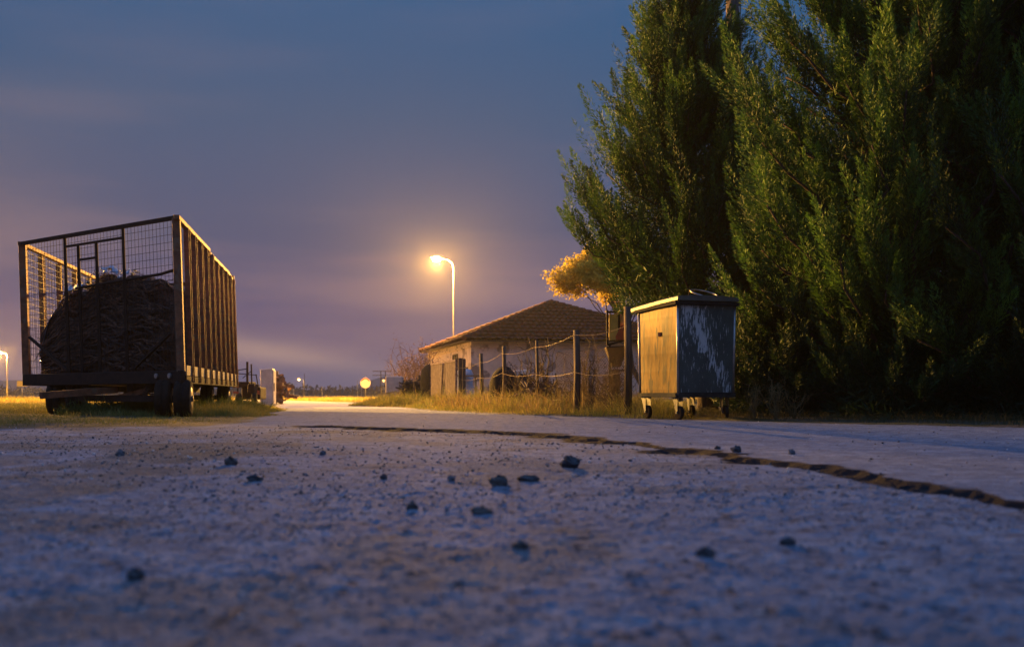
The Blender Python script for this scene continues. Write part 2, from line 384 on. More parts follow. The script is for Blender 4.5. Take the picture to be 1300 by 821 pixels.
GREEN, STRAW, DARKG = (.07,.10,.02), (.30,.22,.08), (.035,.05,.012)
# left verge under and around the trailer
x, y = scatter(16000, -16, -1.8, 8.4, 27, lambda x, y: (inside(x, y) < -.02) & (rng.uniform(0, 1, len(x)) < np.clip(1.15-.02*y, .2, 1)))
hg = .05+.12*np.clip(-inside(x, y)-.15, 0, 1)*fbm(x, y, 301)*1.6; hg = np.where(y < 11.5, hg*.5, np.where((y < 13.2) | ((x < -5.9) & (y < 15.6)), hg*.36, hg))
grass_patch('grass', 'short grass on the left verge around the trailer wheels', x, y, hg, (.10,.14,.025), (.42,.32,.09), .0095, 7)
x, y = scatter(5000, -4.75, -3.2, 13.8, 21, lambda x, y: (inside(x, y) < -.06) & (x > -4.5-.16*(y-13.4)*.3))
grass_patch('grass', 'taller yellowish grass along the right side of the trailer', x, y, rng.uniform(.08, .26, len(x))*np.clip(-inside(x, y)*2.2, .25, 1), (.17,.19,.03), (.46,.35,.08), .010, 7, .06, .3)
# taller weeds between the wheels
x, y = scatter(2200, -6.3, -4.6, 14.3, 20, lambda x, y: (inside(x, y) < -.3) & (fbm(x*1.4, y*1.4, 311, 3) > .42))
grass_patch('weeds', 'tall green weeds under the cage trailer', x, y, rng.uniform(.16, .38, len(x)), (.06,.10,.02), (.16,.18,.04), .017, 9, .08, .2, lean=.5)
# left field
x, y = scatter(26000, -60, -6.5, 24, 100, lambda x, y: (x < edge_x(ROADL, y)-.8) & (x/y > -.62) & (rng.uniform(0, 1, len(x)) < 24/y*1.2))
grass_patch('grass', 'yellow lit meadow grass beyond the trailer at the left', x, y, rng.uniform(.2, .45, len(x)), (.26,.2,.04), (.5,.38,.08), .008, 5, .12, .3, z0=-.06)
# far field across the end of the road
x, y = scatter(26000, -30, 34, 37, 120, lambda x, y: ((x > edge_x(ROADR, y)+.2) | (y > 88)) & (np.abs(x/y) < .55) & (rng.uniform(0, 1, len(x)) < 40/y))
grass_patch('grass', 'bright yellow grass at the far end of the road', x, y, rng.uniform(.15, .42, len(x)), (.26,.2,.04), (.52,.4,.1), .008, 5, .14, .35, z0=-.06)
# right verge in front of the fence
x, y = scatter(15000, -4.5, 9, 8, 36, lambda x, y: (x > edge_x(ROADR, y)+.02) & (x < edge_x(ROADR, y)+4.5) & (x/y < .17))
dd = x-edge_x(ROADR, y)
grass_patch('grass', 'rough grass and dry stalks on the right verge below the fence', x, y, .07+.36*np.clip(dd/.9, 0, 1)*np.clip(fbm(x*1.9, y*1.9, 321, 4)*2.6-.6, .15, 1.6), (.13,.17,.025), (.46,.33,.08), .0095, 8, .07, .6)
x, y = scatter(1500, -2.2, 2.2, 13.6, 22, lambda x, y: (x > edge_x(ROADR, y)+.35) & (x < edge_x(ROADR, y)+2.4) & (x/y < .15) & (fbm(x*1.4, y*1.4, 341, 3) > .47))
grass_patch('weeds', 'tall dry weeds and stalks standing at the foot of the fence', x, y, rng.uniform(.2, .62, len(x)), (.10,.085,.03), (.42,.27,.10), .012, 5, .10, .5, lean=.35)
x, y = scatter(9000, 1.8, 12, 5, 17, lambda x, y: (x > edge_x(ROADR, y)+.04) & (x/y > .15) & (x < edge_x(ROADR, y)+3.5))
dd = x-edge_x(ROADR, y)
grass_patch('grass', 'low dark weeds under the conifers along the road', x, y, .03+.16*np.clip(dd/1.2, 0, 1)*(.3+fbm(x*1.6, y*1.6, 331)), DARKG, (.14,.10,.04), .0065, 5, .07, .2)
# tufts growing through the broken surface at left
x, y = scatter(1500, -3.2, -.2, 2.2, 8.4, lambda x, y: (fbm(x*1.2, y*1.2, 131, 4) > .57) & (x < -.25*y+.5))
grass_patch('moss', 'low dry tufts growing through the left of the road', x, y, rng.uniform(.008, .026, len(x)), (.09,.085,.03), (.24,.19,.08), .007, 9, .03)

# ------------------------------------------------------------------ trees
def limb_pts(p0, p1, n=6, wob=.06, droop=0):
    p0, p1 = V(*p0), V(*p1); L = np.linalg.norm(p1-p0); out = []
    for i in range(n+1):
        s = i/n; p = p0+(p1-p0)*s+rng.normal(size=3)*wob*L*math.sin(math.pi*s)*.5; p[2] += droop*L*math.sin(math.pi*s); out.append(p)
    return out
def conifer(name, label, base, height, radius, zlow, nb, nbl, seed, lean=(0,0), skew=(0,0), cdark=(.022,.05,.012), clight=(.06,.15,.026), shoot=.5, amin=0., amax=6.2832, pw=.72, b0=.62, vmax=1.18):  # clight and cdark: lit and shaded leaf tones, set per tree
    global rng
    rng = np.random.default_rng(seed)
    root = empty(name, base, label, 'tree', None)
    bx, by, bz = base
    tm = MB(); tp = [(bx+lean[0]*s, by+lean[1]*s, bz-.05+height*.93*s) for s in np.linspace(0, 1, 9)]
    tm.tube(tp, [.17*height/7*(1-.93*s)+.01 for s in np.linspace(0, 1, 9)], 10)
    lm = MB(); B, D, L, Wd, T = [], [], [], [], []
    for i in range(nb):
        s = (i+.5)/nb; z = zlow+(height-zlow)*s**.92
        sp = (z-zlow)/(height-zlow)
        a = i*2.399963+rng.normal()*.25
        if amax < 6.28: a = amin+(a % (amax-amin))
        # widest a third of the way up, pointed top
        env = radius*min(1., b0+1.3*sp)*(1-sp)**pw*rng.uniform(.7, vmax)+.12
        c = V(bx+lean[0]*sp+skew[0]*math.sin(math.pi*sp), by+lean[1]*sp+skew[1]*math.sin(math.pi*sp), 0)
        zs = max(bz+.15, z-env*.75*rng.uniform(.6, 1))
        p0 = V(c[0], c[1], zs); rise = env*rng.uniform(.35, .75)
        p1 = V(c[0]+math.cos(a)*env, c[1]+math.sin(a)*env, z+rise*.25)
        pts = limb_pts(p0, p1, 7, .08, -.06)
        lm.tube(pts, [.035*(1-.85*k/7)*height/7+.004 for k in range(8)], 5)
        nsh = int(7+env*9); q_ = 1. if math.sin(a) < .35 else .35
        for k in range(nsh):
            u = .30+.70*(k+.7)/nsh; j = min(int(u*7), 6); f = u*7-j
            p = pts[j]*(1-f)+pts[j+1]*f
            out = unit(p1-p0)
            side = rng.normal(size=3); side[2] = side[2]*.4
            dr = unit(out*(.35+.55*u)+side*.50*(1.1-u*.6)+V(0, 0, .85+.12*rng.normal()))
            ln = shoot*rng.uniform(.6, 1.2)*(.65+.45*u)*(1. if k < nsh-1 else 1.3)
            m = int(nbl*q_*ln/shoot); t = rng.uniform(0, 1, m)**.9
            cur = unit(rng.normal(size=3))*.10
            ax = p[None]+dr[None]*(ln*t)[:, None]+((np.array([0, 0, .10])+cur)*ln)[None]*(t**2)[:, None]
            rad = unit(rng.normal(size=(m, 3))); rad = unit(rad-dr*(rad@dr)[:, None])
            nf = 9; fa = rng.integers(0, nf, m)             # side sprays gather into a few fingers
            fdv = unit(rng.normal(size=(nf, 3))); fdv = unit(fdv-dr*(fdv@dr)[:, None]); rad = unit(rad*.45+fdv[fa])
            r_ = ln*.19*(1-t)**.7*(t+.2)**.3*rng.uniform(0, 1, m)**.6
            bd = unit(dr[None]+rad*.55+rng.normal(size=(m, 3))*.18)
            bl = rng.uniform(.045, .10, m)*(1.1-.3*t)
            B.append(ax+rad*r_[:, None]+dr[None]*r_[:, None]*.8); D.append(bd); L.append(bl*.68); Wd.append(bl*.22)
            T.append(np.clip(-.12+.65*t+.4*r_/(ln*.21)+rng.normal(size=m)*.09+rng.normal()*.2, 0, 1))  # lit tips and shaded insides put into the leaf colour
    # inner blades of the crown, their shade put into a dark colour
    ni = int(20000*radius); sp_ = rng.uniform(0, 1, ni)**1.25; a_ = rng.uniform(0, 6.2832, ni)
    er = radius*np.minimum(1., b0+1.3*sp_)*(1-sp_)**pw*np.sqrt(rng.uniform(.0, .62, ni))
    B.append(np.stack([bx+lean[0]*sp_+skew[0]*np.sin(math.pi*sp_)+np.cos(a_)*er, by+np.sin(a_)*er, zlow*.9+(height-zlow)*sp_], -1))
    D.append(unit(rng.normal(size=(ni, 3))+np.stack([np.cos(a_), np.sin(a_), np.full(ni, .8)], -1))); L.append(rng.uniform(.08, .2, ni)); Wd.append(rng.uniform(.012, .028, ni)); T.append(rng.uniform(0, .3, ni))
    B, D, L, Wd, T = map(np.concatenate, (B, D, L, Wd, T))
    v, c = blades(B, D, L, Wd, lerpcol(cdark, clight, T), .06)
    tm.build('trunk', M['bark'], root, True); lm.build('branches', M['bark'], root, True)
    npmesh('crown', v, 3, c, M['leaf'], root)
    return root
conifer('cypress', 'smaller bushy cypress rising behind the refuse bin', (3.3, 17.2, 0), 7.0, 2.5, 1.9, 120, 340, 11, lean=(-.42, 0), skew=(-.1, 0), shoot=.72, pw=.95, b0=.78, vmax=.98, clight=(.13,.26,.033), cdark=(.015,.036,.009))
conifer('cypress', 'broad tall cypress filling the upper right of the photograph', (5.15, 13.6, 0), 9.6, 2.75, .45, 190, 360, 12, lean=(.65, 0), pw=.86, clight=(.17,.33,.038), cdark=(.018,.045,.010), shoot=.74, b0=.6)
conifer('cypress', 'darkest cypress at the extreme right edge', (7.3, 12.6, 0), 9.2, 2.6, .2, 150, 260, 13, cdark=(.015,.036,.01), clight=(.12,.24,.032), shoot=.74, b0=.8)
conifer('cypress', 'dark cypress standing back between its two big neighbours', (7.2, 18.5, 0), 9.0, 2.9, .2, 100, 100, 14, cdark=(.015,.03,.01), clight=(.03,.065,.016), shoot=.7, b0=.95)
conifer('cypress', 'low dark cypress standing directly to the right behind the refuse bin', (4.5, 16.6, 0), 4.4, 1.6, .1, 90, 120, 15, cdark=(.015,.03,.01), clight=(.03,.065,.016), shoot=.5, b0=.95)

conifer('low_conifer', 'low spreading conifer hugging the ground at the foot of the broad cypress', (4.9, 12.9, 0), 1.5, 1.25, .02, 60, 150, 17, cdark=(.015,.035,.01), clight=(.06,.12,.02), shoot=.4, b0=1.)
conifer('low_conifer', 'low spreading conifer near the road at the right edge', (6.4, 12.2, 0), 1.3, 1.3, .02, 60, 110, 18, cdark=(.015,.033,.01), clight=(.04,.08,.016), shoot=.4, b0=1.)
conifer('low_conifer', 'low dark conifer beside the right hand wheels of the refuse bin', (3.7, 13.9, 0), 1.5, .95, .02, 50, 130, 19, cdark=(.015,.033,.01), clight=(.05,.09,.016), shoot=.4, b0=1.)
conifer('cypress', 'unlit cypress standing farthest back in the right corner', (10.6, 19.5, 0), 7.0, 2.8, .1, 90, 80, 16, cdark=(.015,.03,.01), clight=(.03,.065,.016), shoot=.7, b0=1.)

def leafy(name, label, base, cz, rad, n, size, c1, c2, seed, cat='tree', trunk=.12, off=(0,0), nl=16, aspect=.5):
    global rng
    rng = np.random.default_rng(seed)
    root = empty(name, base, label, cat)
    c = V(base[0]+off[0], base[1]+off[1], base[2]+cz)
    tm = MB(); top = (c[0], c[1], c[2]-rad[2]*.2)
    tm.tube(limb_pts((base[0], base[1], base[2]-.05), top, 6, .05), [trunk*(1-.6*k/6) for k in range(7)], 8)
    tips = []
    for i in range(nl):
        d = unit(rng.normal(size=3)); d[2] = abs(d[2])*.9-.15; p = c+d*V(*rad)*rng.uniform(.6, .98)
        tm.tube(limb_pts(top if i % 2 else (base[0]+off[0]*.5, base[1]+off[1]*.5, base[2]+cz*.55), p, 5, .1), [trunk*.3*(1-.8*k/5) for k in range(6)], 5); tips.append(p)
        for j in range(3):
            e = unit(rng.normal(size=3)); tips.append(p+e*V(*rad)*.28)
    tips = np.array(tips); k = rng.integers(0, len(tips), n)
    P = tips[k]+rng.normal(size=(n, 3))*np.array(rad)*.10
    D = unit(rng.normal(size=(n, 3))+np.array([0, 0, .35])); Ls = size*rng.uniform(.5, 1.3, n)
    col = lerpcol(c1, c2, np.clip(rng.uniform(0, 1, n)*.6+rng.uniform(0, 1, len(tips))[k]*.5, 0, 1))
    v, cc_ = blades(P, D, Ls, Ls*aspect, col, .15)
    tm.build('trunk', M['bark'], root, True); npmesh('crown', v, 3, cc_, M['goldleaf'], root)
    return root
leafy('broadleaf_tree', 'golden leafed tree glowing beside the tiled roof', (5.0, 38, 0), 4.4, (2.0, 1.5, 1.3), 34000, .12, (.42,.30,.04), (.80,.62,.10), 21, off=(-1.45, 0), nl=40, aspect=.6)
def bare_shrub(label, base, h, w, n, seed, c=(.3,.2,.13), leaves=500):
    global rng
    rng = np.random.default_rng(seed)
    root = empty('bare_shrub', base, label, 'shrub', 'bare shrubs and dry bushes')
    b = MB(); tips = []
    for i in range(n):
        a = rng.uniform(0, 6.28); e = rng.uniform(.1, 1)
        p1 = (base[0]+math.cos(a)*w*e, base[1]+math.sin(a)*w*e, base[2]+h*rng.uniform(.5, 1))
        pts = limb_pts(base, p1, 5, .12); b.tube(pts, [.012*h*(1-.8*k/5)+.002 for k in range(6)], 4)
        for j in range(5):
            q0 = pts[rng.integers(2, 6)]; d = unit(rng.normal(size=3)+V(0, 0, .8))*h*.22
            b.tube([q0, q0+d*.6+rng.normal(size=3)*.02, q0+d], [.004*h+.001, .003*h, .0015], 4, False); tips.append(q0+d)
    b.build('branches', mat('dry twigs', c, tuple(k*.5 for k in c), 8, .9), root)
    tips = np.array(tips); k = rng.integers(0, len(tips), leaves)
    P = tips[k]+rng.normal(size=(leaves, 3))*h*.05
    v, c_ = blades(P, unit(rng.normal(size=(leaves, 3))), rng.uniform(.02, .05, leaves)*h, rng.uniform(.008, .02, leaves)*h, lerpcol(tuple(k*.45 for k in c), c, rng.uniform(0, 1, leaves)), .2)
    npmesh('leaves', v, 3, c_, M['dry'], root)
SH = [((523, 36), 2.0, .8, 26, 'tall bare shrub lit orange left of the gate'), ((508, 40), 1.6, .7, 20, 'lower bare shrub left of the tall one by the gate'),
      ((538, 39), 2.3, .7, 22, 'bare shrub against the corner of the house'), ((660, 19.5), .95, .45, 22, 'leafless bush between the two thin fence posts'),
      ((705, 17.8), .62, .5, 30, 'dense dry bush left of the thickest fence post'), ((752, 16.8), .66, .5, 34, 'dense dark bush right of the thickest fence post'),
      ((778, 15.6), .8, .4, 30, 'tall dead stalks below the farm implement'), ((690, 21), 1.5, .5, 14, 'thin bare sapling in front of the house wall'),
      ((745, 20), 1.45, .4, 10, 'wispy bare sapling before the roof')]
for i, ((px, d), h, w, n_, lab) in enumerate(SH):
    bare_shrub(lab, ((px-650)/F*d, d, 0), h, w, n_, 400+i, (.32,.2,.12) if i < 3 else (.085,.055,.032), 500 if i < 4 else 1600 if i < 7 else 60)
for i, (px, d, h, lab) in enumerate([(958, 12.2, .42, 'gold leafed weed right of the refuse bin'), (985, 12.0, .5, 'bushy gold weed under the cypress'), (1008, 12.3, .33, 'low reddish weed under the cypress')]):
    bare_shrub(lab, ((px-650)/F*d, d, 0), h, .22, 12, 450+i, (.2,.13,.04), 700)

# ------------------------------------------------------------------ cage trailer
A = V(-4.31, 13.4, 0); Bc = V(-7.42, 15.7, 0); SV = V(-1.06, 6.5, 0); FV = Bc-A
ZT, ZF0, ZF1 = 2.61, .45, .62
def T(u, v, z): p = A+FV*u+SV*v; return V(p[0]-.032*z, p[1], z)
fdir = FV/np.linalg.norm(FV); sdir = SV/np.linalg.norm(SV); FW = np.linalg.norm(FV); SL = np.linalg.norm(SV)
tr = empty('cage_trailer', tuple(A+FV*.5+SV*.5), 'rusty high sided cage trailer parked on the left verge', 'trailer')
b = MB(); b.hexa([T(0,0,ZF0+.03),T(0,1,ZF0+.03),T(1,1,ZF0+.03),T(1,0,ZF0+.03),T(0,0,ZF1-.03),T(0,1,ZF1-.03),T(1,1,ZF1-.03),T(1,0,ZF1-.03)])
b.build('floor', M['darkrust'], tr)
b = MB()
b.bar(T(-.012,-.006,.535), T(1.012,-.006,.525), .07, .17); b.bar(T(-.012,1.006,.535), T(1.012,1.006,.535), .07, .17)
b.bar(T(-.008,.01,.50), T(-.008,.99,.50), .08, .10); b.bar(T(1.008,.01,.52), T(1.008,.99,.52), .08, .15)
bevel(b.build('floor_frame', M['darkrust'], tr), .008)
for k in range(2): MB().lathe(T(.13+(-.075)*k, -.016, .55), (-.6, -.8, 0), [(0,.035),(.02,.035),(.022,.02)], 14).build('marker_lamp', M['galv'], tr)
# stake boards along the lower right side
b = MB(); NS = 11
for i in range(NS-1):
    v0, v1 = (i+.22)/(NS-1), (i+.93)/(NS-1)
    b.bar(T(-.016, v0, .625), T(-.016, v1, .625), .03, .13)
b.build('kick_boards', M['paleboard'], tr)
# corner posts
for (u, v) in ((0,0),(1,0),(1,1),(0,1)):
    b = MB(); b.bar(T(u, v, ZF1-.02), T(u, v, ZT), .10, .10, up=tuple(sdir)); bevel(b.build('corner_post', M['rust'], tr), .006)
# side stakes (U sections)
def stake(u, v, w, top, sgn):
    b = MB(); o = sgn*.035/FW
    b.bar(T(u, v, ZF0+.02), T(u, v, top), .012, w, up=tuple(sdir))
    b.bar(T(u+o, v+w/2/SL, ZF0+.02), T(u+o, v+w/2/SL, top), .07, .012, up=tuple(sdir)); b.bar(T(u+o, v-w/2/SL, ZF0+.02), T(u+o, v-w/2/SL, top), .07, .012, up=tuple(sdir))
    return b.build('stake', M['rust'], tr)
for i in range(1, NS): stake(-.006, i/(NS-1) if i < NS-1 else .985, .15, ZT-.04-(0.04 if i > 5 else 0), -1)
for i in range(1, 7): stake(1.006, i/6.2, .13, ZT-.04, 1)
b = MB(); b.bar(T(-.006,-.012,ZT), T(-.006,.46,ZT), .075, .06); bevel(b.build('top_rail', M['rust'], tr), .006)
b = MB(); b.bar(T(-.006,.463,ZT-.05), T(-.006,.86,ZT-.045), .075, .06); b.bar(T(-.006,.86,ZT-.045), T(-.006,1.0,ZT-.12), .075, .06); bevel(b.build('top_rail', M['rust'], tr), .006)
b = MB(); b.bar(T(1.006,-.012,ZT), T(1.006,1.0,ZT), .075, .06); bevel(b.build('top_rail', M['rust'], tr), .006)
b = MB(); b.bar(T(.0,-.006,ZT), T(1,-.006,ZT), .05, .05); b.bar(T(0,1,ZT-.1), T(1,1,ZT), .055, .055)
fp_ = b; b = MB()
for u in (.31, .48, .60, .69): 
    top = ZT if u in (.31, .69) else ZT-.17
    b.bar(T(u,-.004,ZF1), T(u,-.004,top), .038, .038, up=tuple(sdir))
b.bar(T(.31,-.004,ZT-.15), T(.69,-.004,ZT-.15), .03, .03); b.bar(T(.48,-.004,ZT-.37), T(.60,-.004,ZT-.37), .03, .03)
b.tube([T(0.01,-.002,1.94), T(.1,-.002,1.90), T(.31,-.002,1.88), T(.62,-.002,1.84)], .02, 6)
b.bar(T(.97,-.002,1.18), T(.70,-.002,.66), .035, .035); b.bar(T(.05,-.002,1.12), T(.27,-.002,.66), .035, .035)
b.build('front_gate', M['darkrust'], tr)
for e_ in (fp_.v[:8], fp_.v[8:]): MB().hexa([V(*k) for k in e_]).build('top_rail', M['darkrust'], tr)  # unlit look of the front put into this darker steel colour
def mesh_panel(p, nu, nz, r=.0022):
    b = MB()
    for i in range(nu+1):
        u = i/nu; b.bar(p(u, 0), p(u, 1), r*2)
    for j in range(nz+1):
        z = j/nz; b.bar(p(0, z), p(1, z), r*2)
    return b.build('wire_mesh', M['wire'], tr)
zz = lambda t_: ZF1+(ZT-ZF1)*t_
mesh_panel(lambda u, z: T(.01+.98*u, .0035, zz(z)), 46, 20)
mesh_panel(lambda u, z: T(.997, .01+.98*u, zz(z)), 64, 20)
mesh_panel(lambda u, z: T(.003, .01+.98*u, zz(z)-.03*z), 64, 20)
mesh_panel(lambda u, z: T(.01+.98*u, .9965, zz(z)-.03*z), 46, 20)
# undercarriage
PA = V(sdir[1], -sdir[0], 0)
b = MB()
for u in (.3, .7): b.bar(T(u,.0,.40), T(u,1,.40), .08, .10)
b.build('chassis', M['darkrust'], tr)
def g0(px, py, z=.0): d = F*(CAMZ-z)/(py-HY); return V((px-650)/F*d, d, z)
AX = []
def wheel(c, r=.25, w=.2):
    prof = [(-w/2,r*.62),(-w/2,r*.9),(-w*.36,r*.985),(-w*.3,r),(-w*.06,r),(-w*.05,r*.965),(w*.05,r*.965),(w*.06,r),(w*.3,r),(w*.36,r*.985),(w/2,r*.9),(w/2,r*.62)]
    o = MB().lathe(c, PA, prof, 28).build('wheel', M['rubber'], tr, True)
    bb = MB(); bb.lathe(c, PA, [(-w*.52,r*.3),(-w*.5,r*.6),(-w*.3,r*.63),(w*.3,r*.63),(w*.5,r*.6),(w*.52,r*.3)], 20)
    bb.lathe(c, PA, [(-w*.62,r*.16),(w*.62,r*.16)], 12)
    ch = finish('rim', bb_mesh(bb), M['rim'], o, True)
def bb_mesh(bb):
    me = bpy.data.meshes.new('rim'); me.from_pydata(bb.v, [], bb.f); me.update(); return me
ZW = .25
for (px, d) in ((233, 13.45), (209, 13.45+.07), (97, 15.3), (72, 15.4)):
    wheel(V((px-650)/F*d, d, ZW))
AXa = [V((221-650)/F*13.5, 13.5, .25), V((85-650)/F*15.35, 15.35, .25)]
for (px, d) in ((284, 19.2), (263, 19.25), (182, 21.2), (166, 21.2)):
    wheel(V((px-650)/F*d, d, ZW))
b = MB(); b.bar(V((284-650)/F*19.2, 19.2, .25), V((170-650)/F*21.2, 21.2, .25), .09, .09)
b.build('axle', M['darkrust'], tr)
b = MB(); b.bar(AXa[0], AXa[1], .09, .09)
c1_, c2_ = AXa[0]*.8+AXa[1]*.2, AXa[0]*.2+AXa[1]*.8
for c_ in (c1_, c2_):
    for k in range(3): b.bar(c_+V(0,0,.06+.03*k)-sdir*(.42-.1*k), c_+V(0,0,.06+.03*k)+sdir*(.42-.1*k), .06, .022)
    b.bar(c_+V(0,0,.1), c_+V(0,0,.42), .1, .1)
b.build('axle', M['darkrust'], tr)
mid = (AXa[0]+AXa[1])/2
b = MB(); b.bar(mid+V(0,0,.12), mid-V(.75,.7,-.04), .07, .09); b.bar(mid+FV*.12+V(0,0,.12), mid-V(.75,.7,-.04), .06, .08); b.bar(mid-FV*.22+V(0,0,.13), mid+FV*.06+V(0,0,-.03), .06, .07)
b.build('drawbar', M['rust'], tr)
# the load of bundled brushwood
lm = empty('brushwood_load', tuple(A+FV*.5+SV*.4+V(0,0,ZF1)), 'dark heap of bundled brushwood filling the cage trailer', 'load')
rng = np.random.default_rng(5)
nu, nv = 56, 60
def top_z(u, v):
    e = min(1, ((.94-u)/.22)) if u > .72 else 1.
    base = 2.0-.32*max(0, u-.5)/.5
    zt = base*max(0, e)**.35 + .62*(1-max(0, e)**.35)
    if u < .13: zt -= (.13-u)*3.2
    return zt-.16*v+.055*math.sin(u*11+v*6+2.2)+.04*math.sin(u*27+v*9)+.02*math.sin(u*61+v*5)
b = MB(); vs = []; fs = []
cols = 60; rows = 18
# front skin + top + left skin as one swept profile from the front bottom up and over
for i in range(cols+1):
    u = .02+.90*i/cols
    for j in range(rows+1):
        s = j/rows; zt = top_z(u, .1)
        z = ZF1+(zt-ZF1)*s; v = .022+.05*s**3+.03*math.sin(u*23+s*7)*.4+float(fbm(np.array([u*22.]), np.array([s*14.]), 3, 3)[0])*.03
        vs.append(T(u, v, z))
    for j in range(1, 25):
        v = .07+.86*j/24; vs.append(T(u, v, top_z(u, v)+float(fbm(np.array([u*30.]), np.array([v*40.]), 4, 3)[0]-.5)*.16))
    vs.append(T(u, .94, ZF1))
m_ = rows+1+24+1
for i in range(cols):
    for j in range(m_-1): fs.append((i*m_+j, i*m_+j+1, (i+1)*m_+j+1, (i+1)*m_+j))
for i in (0, cols): fs.append(tuple(i*m_+j for j in (range(m_) if i else reversed(range(m_)))))
b.add(vs, fs); b.build('heap', M['brush'], lm)
# twigs sticking out of the heap
k = 5200
u = rng.uniform(.03, .91, k); s = rng.uniform(0, 1, k)
P = []; 
for a_, s_ in zip(u, s):
    if rng.uniform() < .62: P.append(T(a_, .024+rng.uniform(0, .03), ZF1+(top_z(a_, .1)-ZF1)*s_))
    elif rng.uniform() < .5: P.append(T(.02, rng.uniform(.03, .93), ZF1+(1.2)*s_))
    else: P.append(T(a_, .05+.88*s_, top_z(a_, s_)))
P = np.array(P); D = rng.normal(size=(k, 3)); D[:, 2] *= .35; D = unit(D+fdir*rng.normal(size=(k, 1))*1.6)
v, c = blades(P, D, rng.uniform(.05, .22, k), rng.uniform(.005, .014, k), lerpcol((.02,.012,.008), (.22,.12,.07), rng.uniform(0, 1, k)**2.2), .12)
tag(npmesh('twigs', v, 3, c, M['dry'], lm), kind='stuff')
for q_ in range(2):
    b = MB()
    for i in range(120):
        u0 = rng.uniform(.06, .80); L0 = rng.uniform(.08, .26); s0 = rng.uniform(.03, .97); sl = rng.normal()*.12; pts = []
        for k_ in range(6):
            u_ = min(u0+L0*k_/5, .91); z_ = ZF1+(top_z(u_, .1)-ZF1)*min(.99, max(.02, s0+sl*(k_/5-.5)+rng.normal()*.008))
            pts.append(T(u_, .018+.05*((z_-ZF1)/1.3)**3*.8+rng.uniform(-.003, .003), z_))
        b.tube(pts, [rng.uniform(.008, .022)*(1-.1*k_) for k_ in range(6)], 5)
    tag(b.build('sticks', mat('brown sticks', (.26,.12,.06), (.09,.045,.025), 7, .9) if q_ else mat('dark sticks', (.10,.05,.03), (.04,.022,.014), 7, .9), lm), kind='stuff')
# crumpled plastic over the top and left shoulder
vs = []; fs = []; pu, pv = 50, 14
for i in range(pu+1):
    u = .30+.655*i/pu
    for j in range(pv+1):
        v = .018+.22*j/pv; vd = max(0, .06-v)*7.5
        z = top_z(min(u, .90), max(v, .1))+.10-vd*.36-(max(0, u-.84)*3.3)
        w = float(fbm(np.array([u*40.]), np.array([v*60.]), 14, 3)[0]-.5)
        vs.append(T(u, v-.004+w*.012, z+w*.09))
for i in range(pu):
    for j in range(pv):
        if float(fbm(np.array([i*.31]), np.array([j*.5]), 15, 2)[0]) < (.45 if i < 28 else .58) or i > 42: fs.append((i*(pv+1)+j, i*(pv+1)+j+1, (i+1)*(pv+1)+j+1, (i+1)*(pv+1)+j))
b = MB().add(vs, fs); o = b.build('plastic_sheet', M['plastic'], smooth=True)
so = o.modifiers.new('s', 'SOLIDIFY'); so.thickness = .006
tag(o, 'torn bluish plastic sheet draped over the brushwood heap', 'plastic sheet')

